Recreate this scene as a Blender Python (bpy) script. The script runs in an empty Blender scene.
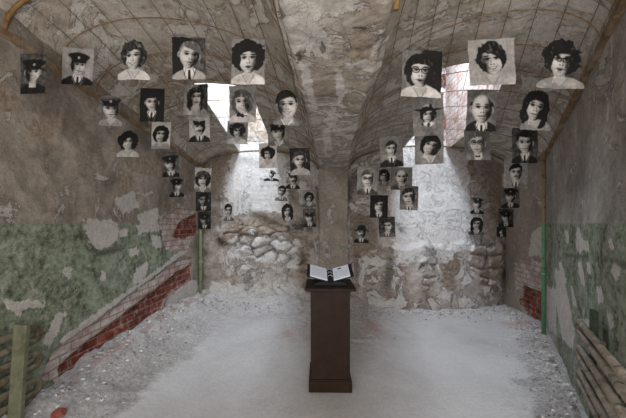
import bpy, bmesh, math, random
import numpy as np
from mathutils import Vector, Matrix

SC = bpy.context.scene
COL = SC.collection
EYE = 1.6; F = 300.0; CX = 313.0; HZ = 224.0      # eye height, focal length (px), principal column, horizon row

# ---------------------------------------------------------------- camera, world, daylight, exposure
cam_d = bpy.data.cameras.new('camera'); cam = bpy.data.objects.new('camera', cam_d); COL.objects.link(cam)
cam_d.sensor_width = 36; cam_d.lens = F/626*36; cam_d.shift_y = (HZ-209)/626; cam_d.clip_start = .02
cam.location = (0, 0, EYE); cam.rotation_euler = (math.pi/2, 0, 0)
SC.camera = cam
w = bpy.data.worlds.new('world'); SC.world = w; w.use_nodes = True
w.node_tree.nodes['Background'].inputs[0].default_value = (.80, .88, 1, 1)
w.node_tree.nodes['Background'].inputs[1].default_value = .35
def area(name, loc, rot, sx, sy, power, col, spread=180):
    d = bpy.data.lights.new(name, 'AREA'); d.shape = 'RECTANGLE'; d.size = sx; d.size_y = sy; d.energy = power; d.color = col
    d.spread = math.radians(spread)
    o = bpy.data.objects.new(name, d); COL.objects.link(o); o.location = loc; o.rotation_euler = rot; return o
# daylight falling down the two roof lights, and an added fill for light from the unseen cell front behind the camera
area('left_skylight_daylight', (-.97, 4.40, 4.58), (0, 0, 0), .36, 1.2, 95, (.78, .88, 1))
area('right_skylight_daylight', (1.80, 4.25, 4.92), (0, 0, -.2), .62, 1.5, 120, (.78, .88, 1))
area('front_fill_light', (-.2, -1.2, 1.5), (math.radians(90), 0, 0), 3.6, 2.4, 98, (1, .95, .90))
SC.view_settings.view_transform = 'Standard'; SC.view_settings.look = 'None'; SC.view_settings.gamma = 1
SC.view_settings.use_curve_mapping = False
SC.view_settings.exposure = 0.6

# ---------------------------------------------------------------- noise
def _hash(ix, iy, iz, seed):
    n = (ix*374761393 + iy*668265263 + iz*2147483647 + seed*974634777) & 0xFFFFFFFF
    n = ((n ^ (n >> 13))*1274126177) & 0xFFFFFFFF
    n = (n ^ (n >> 16)) & 0xFFFF
    return n/65535.0
def vnoise(x, y, z=0.0, seed=0):
    x, y, z = np.broadcast_arrays(np.asarray(x, float), np.asarray(y, float), np.asarray(z, float))
    ix, iy, iz = np.floor(x).astype(np.int64), np.floor(y).astype(np.int64), np.floor(z).astype(np.int64)
    fx, fy, fz = x-ix, y-iy, z-iz
    fx, fy, fz = fx*fx*(3-2*fx), fy*fy*(3-2*fy), fz*fz*(3-2*fz)
    r = 0
    for dx in (0, 1):
        for dy in (0, 1):
            for dz in (0, 1):
                w = (fx if dx else 1-fx)*(fy if dy else 1-fy)*(fz if dz else 1-fz)
                r = r + w*_hash(ix+dx, iy+dy, iz+dz, seed)
    return r
def fbm(x, y, z=0.0, seed=0, o=4):
    r = 0; a = .5; t = 0
    for i in range(o):
        r = r + a*vnoise(x*2**i, y*2**i, z*2**i, seed+i*17); t += a; a *= .55
    return r/t
def sst(a, b, x):
    t = np.clip((x-a)/(b-a), 0, 1); return t*t*(3-2*t)

# ---------------------------------------------------------------- ink portraits
def paint(p, W, H, seed):
    """grey tone and cut-out alpha of one brush-and-portrait on an H x W grid"""
    asp = W/H
    xs = np.linspace(-asp, asp, W); ys = np.linspace(-1, 1, H)
    x, y = np.meshgrid(xs, ys)
    g = p.get
    n1 = fbm((x+9)*2.2, (y+9)*2.2, 0, seed, 3); n2 = fbm((x+9)*7, (y+9)*7, 3, seed+5, 2)
    px = 2.0/H*1.1
    def ins(f, e=None):            # f<0 inside, soft edge
        e = e or px*1.2
        return 1-sst(-e, e, f)
    def ell(X, Y, cx, cy, rx, ry): return (np.sqrt(((X-cx)/rx)**2+((Y-cy)/ry)**2)-1)*min(rx, ry)
    img = np.full_like(x, g('bg', .55)*.9)*(.86+.3*n1) + (n2-.5)*.06
    if g('bgside') is not None:
        m = sst(-.1, .25, (x-g('hx', 0))*g('bgsgn', 1)+(n1-.5)*.3); img = img*(1-m)+g('bgside')*(.8+.4*n2)*m
    def lay(m, tone):
        nonlocal img
        img = img*(1-m)+tone*m
    fs = g('fs', .46)*1.36; hx, hy, ti, yaw = g('hx', 0), g('hy', .12)*.6+.0, math.radians(g('tilt', 0)), g('yaw', 0)
    X0, Y0 = x-hx, y-hy
    X = (X0*math.cos(ti)+Y0*math.sin(ti))/fs; Y = (-X0*math.sin(ti)+Y0*math.cos(ti))/fs
    e = px/fs*1.2
    wob = (n2-.5)*.16
    alpha = np.zeros_like(x)
    hair = g('hair', 'short'); ht = g('hairtone', .09)
    htone = ht+.30*np.clip(vnoise(X*7+Y*2, Y*3-X, 1, seed+3)-.62, 0, 1)*1.6
    # hair mass behind the face
    if hair == 'short': hb = ell(X, Y, 0, .28, .80, .88)
    elif hair == 'wavy': hb = ell(X, Y, 0, .18, .95, 1.05)+wob*1.2
    elif hair == 'bob': hb = ell(X, Y, 0, .05, 1.02, 1.12)+wob
    elif hair == 'curly': hb = ell(X, Y, 0, .22, 1.22, 1.12)+wob*2.2
    elif hair == 'long': hb = np.minimum(ell(X, Y, 0, .1, 1.05, 1.15), ell(X, Y, 0, -.7, 1.0, .95))+wob
    elif hair == 'bald': hb = np.minimum(ell(X, Y, -.66, .15, .16, .35), ell(X, Y, .66, .15, .16, .35))
    else: hb = ell(X, Y, 0, .1, .74, .7)
    m = ins(hb, e); lay(m, htone); alpha = np.maximum(alpha, ins(hb-.04, e))
    # shoulders and clothing
    cl = g('cloth', .15)*.85; sw = g('sw', .82)
    sh = ell(x, y, hx*.6, -1.12+g('shy', 0), sw*asp/.72, .64)
    m = ins(sh+(n2-.5)*.05); lay(m, cl*(.7+.6*n1)+.05*n2); alpha = np.maximum(alpha, ins(sh-.015))
    # neck
    nk = np.maximum(np.abs(X+Y*.05)-.36, np.maximum(Y+.55, -Y-1.35)); m = ins(nk, e)
    lay(m, g('skin', .74)-.22*sst(-1.0, -.6, Y)-.1*sst(-.1, .3, X)); 
    cy = hy-fs*1.02; V = (x-hx*.8); D = cy-y
    if g('collar', 'shirt') == 'shirt':
        m = ins(np.maximum(np.abs(V)-.25-.0*D, np.maximum(-D-.03, np.abs(V)+D*.55-.30)))*ins(-(D-.02)+np.abs(V)*-.5+.03)
        lay(m, .86)
        lay(ins(np.abs(np.abs(V)-.16-D*.3)-.015)*ins(np.abs(V)-.3)*ins(-D-.02)*ins(D-.3), .2)
        if g('tie', True):
            lay(ins(np.maximum(np.abs(V)-.045-.05*np.clip(D, 0, 1), -D+.06)), .07)
        lap = ins(np.abs(np.abs(V)-.30+(.35-D)*.35)-.012)*ins(-D)*m*0+ins(np.abs(np.abs(V)-(.30-D*.30))-.014)*ins(-D)*ins(D-.7); lay(lap*.8, .55 if cl < .3 else .15)
    elif g('collar') == 'open':
        m = ins(np.maximum(np.abs(V)+D*.8-.26, -D)); lay(m, g('skin', .74)-.12)
        lay(ins(np.abs(np.abs(V)-(.28-D*.6))-.03)*ins(-D)*ins(D-.4), .85 if cl < .5 else .5)
    elif g('collar') == 'bow':
        lay(ins(np.maximum(np.abs(V)-.2, np.abs(D-.15)-.2)), .85)
        lay(ins(np.maximum(np.abs(V)-.15, np.abs(D-.1)-.03-np.abs(V)*.3)), .07)
    elif g('collar') == 'scarf':
        lay(ins(ell(x, y, hx*.8, cy-.02, .3, .12)+(n2-.5)*.1), .15+.7*(n2 > .5))
    # ears
    for s in (-1, 1):
        if hair in ('short', 'bald', 'cap', 'none'):
            lay(ins(ell(X, Y, s*.72-yaw*.08, .0, .13, .22), e), .58); lay(ins(ell(X, Y, s*.73-yaw*.08, .0, .05, .12), e)*.7, .25)
    # face
    wj = .70*(1-.30*np.clip(-Y-.1, 0, 1)**1.6)
    fc = (np.sqrt((X/wj)**2+(Y/.98)**2)-1)*.7
    m = ins(fc, e)
    side = g('side', 1)
    r2 = (X/wj)**2+(Y/.98)**2
    skin = g('skin', .80)
    tone = skin-.06-.52*sst(.02, .62, X*side-.12*Y+(n1-.5)*.5)-.16*sst(.55, 1.0, r2)+.05*(n2-.5)
    tone = tone-.12*np.exp(-(((np.abs(X-yaw*.2)-.31)/.17)**2+((Y-.16)/.15)**2))       # sockets
    tone = tone-.18*np.exp(-(((X*side-.40)/.16)**2+((Y+.32)/.26)**2))+.10*np.exp(-(((X+side*.3)/.2)**2+((Y+.18)/.16)**2))
    tone = tone-.15*np.exp(-((X/.25)**2+((Y+.70)/.07)**2))
    lay(m, tone); alpha = np.maximum(alpha, ins(fc-.04, e))
    def stroke(cx, cy, rx, ry, t, k=1.0, rot=0):
        c, s = math.cos(rot), math.sin(rot); XX = (X-cx)*c+(Y-cy)*s; YY = -(X-cx)*s+(Y-cy)*c
        lay(ins(ell(XX, YY, 0, 0, rx, ry), e)*m*k, t)
    o = yaw*.24
    for s in (-1, 1):
        ex = s*.29*(1-.25*abs(yaw)*(s*yaw > 0))+o
        stroke(ex+s*.04, .31+g('brow', 0), .155, .042, .10, .9, -s*.03)
        stroke(ex, .12, .15, .085, .10, .9)
        stroke(ex+.0, .10, .12, .045, .78, .55)
        stroke(ex+yaw*.03, .11, .066, .07, .03)
        stroke(ex, .165, .16, .028, .06)
        stroke(ex, .03, .12, .02, .40, .5)
    stroke(o*1.5+.07*side, -.07, .035, .24, .35, .65, .12*side)
    stroke(o*1.5-.085, -.255, .045, .030, .10, .9); stroke(o*1.5+.085, -.255, .045, .030, .10, .9)
    stroke(o*1.5, -.20, .05, .05, .92, .4)
    my = -.50; mo = o*1.1
    if g('smile', 0) > .5:
        bend = .9*(X-mo)**2
        mm = ins(np.maximum(np.abs(X-mo)-.27, np.abs(Y-my-bend)-.085*np.clip(1-((X-mo)/.30)**2, 0, 1)), e)*m; lay(mm, .12)
        mm = ins(np.maximum(np.abs(X-mo)-.21, np.abs(Y-my-.012-bend)-.045*np.clip(1-((X-mo)/.24)**2, 0, 1)), e)*m; lay(mm, .95)
        for s in (-1, 1): stroke(mo+s*.33, -.36, .025, .14, .35, .6, s*.35)
    else:
        lips = g('lips', 0)
        stroke(mo, my, .22, .026, .07); stroke(mo, my-.055, .15, .04+.02*lips, .30-.12*lips, .55+.4*lips); stroke(mo, my+.04, .17, .025+.02*lips, .30, .3+.6*lips)
    stroke(mo, my-.16, .12, .03, .4, .5)
    if g('mustache'): stroke(mo, my+.115, g('mw', .23), .06, .07)
    # hair in front
    if hair in ('short', 'wavy', 'bob', 'curly', 'long'):
        part = g('part', .25)
        hl = {'short': .62, 'wavy': .52, 'bob': .50, 'curly': .48, 'long': .56}[hair]
        line = hl-.55*np.clip(np.abs(X-part)-.12, 0, 2)**2*(1.1 if hair == 'short' else 1.5)+wob*.9
        if hair == 'short': cap = np.maximum(ell(X, Y, 0, .30, .84, .90), line-Y+.12*sst(.2, .8, np.abs(X)))
        else: cap = np.maximum(hb, line-Y)
        lay(ins(cap, e), htone)
        if hair in ('wavy', 'bob', 'curly', 'long'):
            sd = np.maximum(hb, .60-.06*np.cos(Y*5)-np.abs(X)+wob*.5)
            if hair in ('wavy', 'curly'): sd = np.maximum(sd, -Y-.45)
            lay(ins(sd, e), htone)
    elif hair == 'bald':
        lay(ins(ell(X, Y, -.15*side, .68, .35, .2), e*5)*m*.6, .92)
    hat = g('hat')
    if hat in ('peak', 'soldier', 'white'):
        ct = {'peak': .10, 'soldier': .24, 'white': .66}[hat]; cr = g('crown', 1.0)
        c1 = ell(X, Y, 0, .90, 1.02*cr, .36)
        lay(ins(c1, e), ct*(.7+.7*n1)+.10*sst(.9, 1.2, Y)); alpha = np.maximum(alpha, ins(c1-.06, e))
        c2 = np.maximum(np.abs(X)-.76, np.abs(Y-.62-.10*X*X)-.15); lay(ins(c2, e), .08+.08*n2)
        c3 = np.maximum(ell(X, Y, 0, .42, .70, .17), Y-.52); lay(ins(c3, e), .04); lay(ins(ell(X, Y, -.2, .42, .25, .03), e)*.5, .6)
        lay(ins(ell(X, Y, g('bx', 0), .76, .10, .12), e), .78); lay(ins(ell(X, Y, g('bx', 0), .76, .04, .05), e), .25)
    elif hat == 'brim':
        c1 = ell(X, Y, 0, .98, .62, .38); lay(ins(c1+wob, e), .12+.5*(n2 > .55)*sst(.9, 1.1, Y))
        c3 = ell(X, Y-.08*X*X*.3, 0, .66, 1.55, .13); lay(ins(c3, e), .05); alpha = np.maximum(alpha, ins(np.minimum(c1, c3)-.06, e))
    elif hat == 'fedora':
        c1 = np.maximum(ell(X, Y, 0, .75, .72, .62), -Y+.5); lay(ins(c1, e), .14); c3 = ell(X, Y+.1*X*X, 0, .52, 1.12, .14); lay(ins(c3, e), .06)
        alpha = np.maximum(alpha, ins(np.minimum(c1, c3)-.06, e))
    elif hat == 'cloche':
        c1 = np.maximum(ell(X, Y, 0, .45, .92, .75), -Y+.35); lay(ins(c1, e), .16+.2*n2); alpha = np.maximum(alpha, ins(c1-.06, e))
    gl = g('glasses')
    if gl:
        for s in (-1, 1):
            cx = s*.31+o
            if gl == 'cat':
                d = np.abs(ell(X, Y-s*(X-cx)*.35, cx, .13, .25, .16))-.022; lay(ins(d, e), .06)
                lay(ins(ell(X, Y-s*(X-cx)*.35, cx, .26, .26, .05), e), .05)
            else:
                d = np.abs(ell(X, Y, cx, .11, .24, .19))-.020; lay(ins(d, e), .06)
        lay(ins(np.maximum(np.abs(X-o)-.08, np.abs(Y-.16)-.02), e), .06)
    img = np.clip((img-.50)*1.5+.47+(n2-.5)*.12+(vnoise(x*26, y*9, 2, seed+40)-.5)*.10, .02, .97)
    if not g('cut'): alpha = np.ones_like(x)
    else: alpha = sst(.2, .8, alpha+(n2-.5)*.3)
    return img, alpha

PORTRAITS = [
 # x0, y0, x1, y1, label, settings
 (20,53,47,94,"portrait of smiling man in dark peaked cap, leftmost of all the hanging portraits",dict(hat='peak',hair='cap',cloth=.05,smile=1,fs=.40,hy=.05,bg=.32,side=-1,collar='none',bgside=.28,tilt=-4)),
 (63,48,93,85,"portrait on pale paper of an officer in a crumpled cap with half his face shaded",dict(hat='peak',hair='cap',cloth=.22,fs=.40,hy=.1,bg=.62,side=-1,yaw=.6,collar='shirt',skin=.8,tilt=-6)),
 (118,36,150,80,"portrait of a youth with swept up wavy hair and white open collar",dict(hair='wavy',hairtone=.22,cloth=.8,collar='open',smile=1,fs=.45,hy=.08,bg=.5,bgside=.2,bgsgn=1,side=1,hx=-.02,yaw=-.3,cut=1,tilt=3)),
 (173,37,205,80,"portrait of a fair haired man in light jacket and tie on black ground",dict(hair='short',hairtone=.35,cloth=.62,fs=.45,hy=.2,bg=.16,side=1,yaw=.35,hx=.02,tilt=-8,bgside=.3,part=-.3)),
 (231,39,265,84,"portrait of a woman with short dark curls and dark lips in a white blouse",dict(hair='curly',hairtone=.07,cloth=.85,collar='open',fs=.47,hy=.15,bg=.5,lips=1,hx=.02,side=1,part=0)),
 (100,93,122,126,"cut out portrait of a stern older man in a soldier's cap with a grim mouth",dict(hat='soldier',hair='cap',cloth=.6,fs=.46,hy=.02,bg=.5,side=1,cut=1,collar='open',tilt=2)),
 (140,88,164,122,"portrait of a slim man in a dark suit and tie on a near black ground",dict(hair='short',cloth=.1,fs=.37,hy=.22,bg=.12,side=1)),
 (183,84,208,115,"portrait of a woman with wavy shoulder hair looking to the right",dict(hair='long',hairtone=.2,cloth=.6,collar='open',fs=.42,hy=.2,bg=.55,yaw=.5,lips=1,bgside=.25,side=-1)),
 (229,86,256,122,"portrait of laughing woman with a bob, directly below the woman in white blouse",dict(hair='bob',hairtone=.3,cloth=.7,collar='scarf',smile=1,fs=.45,hy=.12,bg=.5,hx=-.02,part=-.2,tilt=4)),
 (274,88,300,125,"cut out portrait of a grinning man with swept black hair and open collar",dict(hair='short',cloth=.45,collar='open',smile=1,fs=.52,hy=.05,bg=.5,cut=1,side=-1,tilt=6)),
 (117,129,139,157,"small cut out portrait of a smiling woman with tangled dark hair beside the spring beam",dict(hair='curly',hairtone=.08,cloth=.75,collar='open',smile=1,fs=.44,hy=.1,bg=.4,cut=1)),
 (151,122,171,149,"portrait on white paper of a woman with smooth black hair",dict(hair='bob',hairtone=.05,cloth=.6,collar='open',fs=.44,hy=.08,bg=.82,part=0,tilt=-5)),
 (189,114,210,142,"portrait of a moustached officer in a pale topped cap with dark shoulder boards",dict(hat='white',hair='cap',cloth=.2,mustache=1,fs=.42,hy=.08,bg=.72,side=1)),
 (227,121,248,144,"portrait of curly haired woman in white directly below the laughing woman with a bob",dict(hair='curly',hairtone=.2,cloth=.85,collar='open',fs=.42,hy=.15,bg=.55,yaw=.3)),
 (268,119,289,146,"portrait of a broad faced man in a small sailor cap tilted to one side",dict(hat='soldier',crown=.8,hair='short',cloth=.4,fs=.48,hy=-.02,bg=.5,tilt=8,collar='open',bx=.2)),
 (162,152,179,177,"portrait of a narrow faced man in a dark uniform cap hung above another capped man",dict(hat='peak',hair='cap',cloth=.12,fs=.42,hy=.05,bg=.35,yaw=-.3,tilt=6)),
 (169,176,184,197,"small portrait of a capped man in dark coat, lowest one at the left wall corner",dict(hat='peak',hair='cap',cloth=.08,fs=.42,hy=.08,bg=.4,side=-1)),
 (259,143,277,168,"portrait on white paper of a woman with a round mop of black hair",dict(hair='curly',hairtone=.05,cloth=.75,collar='open',fs=.34,hy=.15,bg=.85,part=-.2)),
 (290,148,310,175,"portrait of shaven man with slicked hair on dark ground, just left of the pier",dict(hair='short',hairtone=.25,cloth=.65,fs=.45,hy=.12,bg=.22,collar='open',yaw=.2)),
 (264,169,279,181,"tiny cut out of a leaning capped figure beneath the woman with round black hair",dict(hat='soldier',crown=.8,hair='cap',cloth=.15,fs=.42,hy=.1,bg=.6,tilt=-30,cut=1)),
 (195,168,211,192,"portrait of youth in soft cap, topmost in column above the left corner pipe",dict(hat='cloche',hair='bob',cloth=.45,fs=.45,hy=.05,bg=.7,collar='open',yaw=-.2)),
 (196,191,211,211,"portrait of shadowed bare headed man, middle of column above the left corner pipe",dict(hair='short',cloth=.1,fs=.45,hy=.1,bg=.25,skin=.55)),
 (198,212,211,229,"very dark portrait of capped man, lowest in column above the left corner pipe",dict(hat='peak',hair='cap',cloth=.06,fs=.42,hy=.05,bg=.25,skin=.6)),
 (223,202,234,221,"small pale portrait of a long faced man hanging against the left stone wall",dict(hair='short',cloth=.4,fs=.46,hy=.1,bg=.75,yaw=-.3)),
 (286,168,300,189,"cut out portrait of an elderly moustached officer in a light cap",dict(hat='white',hair='cap',cloth=.2,mustache=1,fs=.45,hy=.0,bg=.6,cut=1)),
 (275,183,288,201,"cut out portrait of a small faced man leaning right below the torn scrap",dict(hair='short',cloth=.5,fs=.42,hy=.1,bg=.6,tilt=-14,cut=1)),
 (281,202,294,222,"cut out portrait of a long haired woman against the brightest stones of the left wall",dict(hair='long',hairtone=.12,cloth=.5,collar='open',fs=.45,hy=.1,bg=.5,cut=1)),
 (302,190,316,207,"portrait of a woman with pinned up dark hair beside the left edge of the pier",dict(hair='wavy',hairtone=.08,cloth=.4,collar='open',fs=.42,hy=.1,bg=.55,yaw=-.4)),
 (303,209,316,227,"small portrait of man in flat cap, lowest beside the pier's left edge",dict(hat='soldier',hair='cap',cloth=.2,fs=.45,hy=.05,bg=.35)),
 (402,50,442,97,"large portrait of a bespectacled girl with dark hair and a wide white collar",dict(hair='bob',hairtone=.12,cloth=.85,collar='open',fs=.50,hy=.12,bg=.45,bgside=.15,bgsgn=1,glasses='round',hx=-.06,part=0,lips=1)),
 (469,39,515,85,"large tilted portrait on pale paper of a smiling woman with cropped curls",dict(hair='wavy',hairtone=.15,cloth=.7,collar='open',smile=1,fs=.50,hy=.12,bg=.62,hx=.0,side=-1,part=-.4,tilt=6)),
 (537,38,585,88,"large cut out portrait of a bushy haired woman in winged spectacles",dict(hair='curly',hairtone=.13,cloth=.6,collar='open',fs=.46,hy=.1,bg=.4,glasses='cat',cut=1,tilt=-7,hx=0,lips=1,shy=-.05)),
 (413,97,443,136,"portrait of a woman wearing a wide flat brimmed hat and a dark neck scarf",dict(hat='brim',hair='wavy',cloth=.45,collar='scarf',fs=.31,hy=.1,bg=.48,sw=.6)),
 (415,130,443,164,"portrait of a girl with her head tipped sideways and dark fringe, under the broad hat",dict(hair='bob',hairtone=.1,cloth=.5,collar='open',smile=1,fs=.42,hy=.1,bg=.5,tilt=-24,hx=.08)),
 (467,90,497,131,"portrait of a bald man in a dark suit and tie facing straight ahead",dict(hair='bald',cloth=.14,fs=.52,hy=.12,bg=.42,side=1)),
 (520,88,552,130,"portrait of a girl with long straight dark hair, her head tilted to the right",dict(hair='long',hairtone=.1,cloth=.6,collar='open',fs=.48,hy=.12,bg=.45,tilt=-14,part=.1,cut=1)),
 (464,129,491,160,"portrait of a light haired man in a bow tie, hung under the bald man",dict(hair='short',hairtone=.35,cloth=.5,collar='bow',fs=.52,hy=.1,bg=.42,yaw=-.2,glasses='round',skin=.92)),
 (512,128,538,163,"portrait of a dark haired man with long cheeks in suit and tie",dict(hair='short',cloth=.15,fs=.43,hy=.2,bg=.3,side=1,part=-.2)),
 (504,160,528,188,"portrait on pale grey paper of a man with a small moustache and open jacket",dict(hair='short',cloth=.62,mustache=1,mw=.15,fs=.42,hy=.12,bg=.6,skin=.9)),
 (501,186,520,208,"portrait of a sober man in uniform cap and dark tie, above another capped man",dict(hat='peak',hair='cap',cloth=.2,fs=.45,hy=.05,bg=.4,skin=.85)),
 (498,209,514,227,"portrait of a smiling capped man near the right edge of the right stone wall",dict(hat='peak',hair='cap',cloth=.1,smile=1,fs=.45,hy=.05,bg=.3)),
 (497,227,506,237,"tiny dark ink scrap of a face, lowest in the column near the right wall",dict(hair='bob',cloth=.1,fs=.5,hy=.1,bg=.2)),
 (380,136,403,167,"portrait of an upright man in a three piece suit, topmost one right of the pier",dict(hair='short',hairtone=.2,cloth=.12,fs=.34,hy=.25,bg=.45)),
 (357,167,378,195,"portrait of a thin man in round spectacles, suit and tie beside the pier",dict(hair='short',hairtone=.3,glasses='round',cloth=.3,fs=.43,hy=.18,bg=.5,skin=.9)),
 (391,167,412,190,"portrait of a square jawed balding man in a white collar and short tie",dict(hair='bald',cloth=.3,fs=.48,hy=.15,bg=.45,skin=.9)),
 (379,168,392,186,"portrait half hidden between two suited men, with only dark hair and cheek showing",dict(hair='bob',hairtone=.06,cloth=.5,fs=.5,hy=.1,bg=.6,hx=-.2)),
 (400,186,418,210,"portrait of a frowning bare headed man with his face turned, on grey paper",dict(hair='short',hairtone=.2,cloth=.45,fs=.5,hy=.08,bg=.4,yaw=-.4,tilt=6)),
 (370,195,388,218,"portrait of a young man with tousled hair and dark lapels on a black ground",dict(hair='wavy',hairtone=.15,cloth=.15,fs=.46,hy=.12,bg=.15,skin=.9)),
 (379,217,395,237,"portrait of a side lit young man in a pale collar, below the tousled young man",dict(hair='short',hairtone=.2,cloth=.4,fs=.46,hy=.1,bg=.3,side=-1,skin=.88)),
 (354,223,369,243,"portrait of a moustached man in a felt hat, lowest one beside the pier",dict(hat='fedora',hair='cap',cloth=.1,mustache=1,fs=.42,hy=.05,bg=.42,skin=.7)),
 (470,195,484,214,"cut out portrait of a capped man turned right, hung against the right stone wall",dict(hat='soldier',hair='cap',cloth=.15,fs=.44,hy=.08,bg=.5,yaw=.5,cut=1,tilt=-6)),
 (469,215,484,235,"cut out portrait of a dark haired woman directly below the capped man turned right",dict(hair='long',hairtone=.08,cloth=.35,collar='open',fs=.42,hy=.12,bg=.4,cut=1)),
]

# ---------------------------------------------------------------- helpers
def link(name, me, parent=None):
    o = bpy.data.objects.new(name, me); COL.objects.link(o)
    if parent: o.parent = parent
    return o
def tag(o, label=None, cat=None, group=None, kind=None):
    for k, v in (('label', label), ('category', cat), ('group', group), ('kind', kind)):
        if v: o[k] = v
    return o
def empty(name, loc, rz=0):
    o = bpy.data.objects.new(name, None); COL.objects.link(o); o.location = loc; o.rotation_euler = (0, 0, rz)
    o.empty_display_size = .1; return o
def smooth(me, on=True):
    me.polygons.foreach_set('use_smooth', [on]*len(me.polygons)); me.update()
class MB:
    """collects shapes into one mesh"""
    def __init__(s): s.v = []; s.f = []
    def add(s, v, f):
        n = len(s.v); s.v += [tuple(p) for p in v]; s.f += [tuple(i+n for i in q) for q in f]; return s
    def box(s, x0, y0, z0, x1, y1, z1, rot=None, c=(0, 0, 0)):
        v = [Vector((x, y, z)) for x in (x0, x1) for y in (y0, y1) for z in (z0, z1)]
        if rot is not None: v = [rot @ (p-Vector(c))+Vector(c) for p in v]
        return s.add(v, [(0, 1, 3, 2), (4, 6, 7, 5), (0, 4, 5, 1), (2, 3, 7, 6), (0, 2, 6, 4), (1, 5, 7, 3)])
    def tube(s, pts, r, n=8, cap=True):
        pts = [Vector(p) for p in pts]; rings = []; up = None
        for i, p in enumerate(pts):
            d = (pts[min(i+1, len(pts)-1)]-pts[max(i-1, 0)]).normalized()
            if up is None: up = d.orthogonal().normalized()
            up = (up-d*up.dot(d)).normalized(); b = d.cross(up)
            rr = r(i/(len(pts)-1)) if callable(r) else r
            rings.append([p+(up*math.cos(a)+b*math.sin(a))*rr for a in [2*math.pi*k/n for k in range(n)]])
        v = [q for R in rings for q in R]; f = []
        for i in range(len(rings)-1):
            for k in range(n): f.append((i*n+k, i*n+(k+1) % n, (i+1)*n+(k+1) % n, (i+1)*n+k))
        if cap: f.append(tuple(range(n))[::-1]); f.append(tuple((len(rings)-1)*n+k for k in range(n)))
        return s.add(v, f)
    def build(s, name, mat, parent=None, bevel=0, sm=False):
        me = bpy.data.meshes.new(name); me.from_pydata(s.v, [], s.f)
        bm = bmesh.new(); bm.from_mesh(me); bmesh.ops.recalc_face_normals(bm, faces=bm.faces); bm.to_mesh(me); bm.free()
        me.materials.append(mat); smooth(me, sm)
        o = link(name, me, parent)
        if bevel:
            m = o.modifiers.new('bevel', 'BEVEL'); m.width = bevel; m.segments = 2
        return o

# ---------------------------------------------------------------- materials
def newmat(name, rough=.9):
    m = bpy.data.materials.new(name); m.use_nodes = True; nt = m.node_tree
    b = nt.nodes['Principled BSDF']; b.inputs['Roughness'].default_value = rough
    b.inputs['Specular IOR Level'].default_value = .12
    return m, nt, b
class NT:
    def __init__(s, nt): s.nt = nt
    def n(s, t, **k):
        o = s.nt.nodes.new(t)
        for a, v in k.items(): setattr(o, a, v)
        return o
    def L(s, a, b): s.nt.links.new(a, b)
    def val(s, sock, v):
        if hasattr(v, 'is_output') or isinstance(v, bpy.types.NodeSocket): s.L(v, sock)
        else: sock.default_value = v
    def noise(s, vec, scale, detail=6, rough=.6, dist=0.0):
        o = s.n('ShaderNodeTexNoise'); s.L(vec, o.inputs['Vector']); o.inputs['Scale'].default_value = scale
        o.inputs['Detail'].default_value = detail; o.inputs['Roughness'].default_value = rough; o.inputs['Distortion'].default_value = dist
        return o.outputs['Fac']
    def math(s, op, a, b=0.0, c=0.0):
        o = s.n('ShaderNodeMath', operation=op); s.val(o.inputs[0], a); s.val(o.inputs[1], b)
        if op in ('MULTIPLY_ADD',): s.val(o.inputs[2], c)
        return o.outputs[0]
    def step(s, v, a, b):
        o = s.n('ShaderNodeMapRange', interpolation_type='SMOOTHSTEP'); s.L(v, o.inputs['Value'])
        o.inputs['From Min'].default_value = a; o.inputs['From Max'].default_value = b
        return o.outputs[0]
    def mix(s, f, a, b, mode='MIX'):
        o = s.n('ShaderNodeMix', data_type='RGBA', blend_type=mode)
        s.val(o.inputs[0], f)
        for i, v in ((6, a), (7, b)):
            if isinstance(v, tuple): o.inputs[i].default_value = (*v[:3], 1)
            else: s.L(v, o.inputs[i])
        return o.outputs[2]
    def ramp(s, f, stops):
        o = s.n('ShaderNodeValToRGB'); s.L(f, o.inputs[0]); e = o.color_ramp.elements
        while len(e) < len(stops): e.new(.5)
        for i, (p, c) in enumerate(stops): e[i].position = p; e[i].color = (*c, 1)
        return o.outputs[0]
    def attr(s, name): return s.n('ShaderNodeAttribute', attribute_name=name).outputs['Fac']

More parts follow.
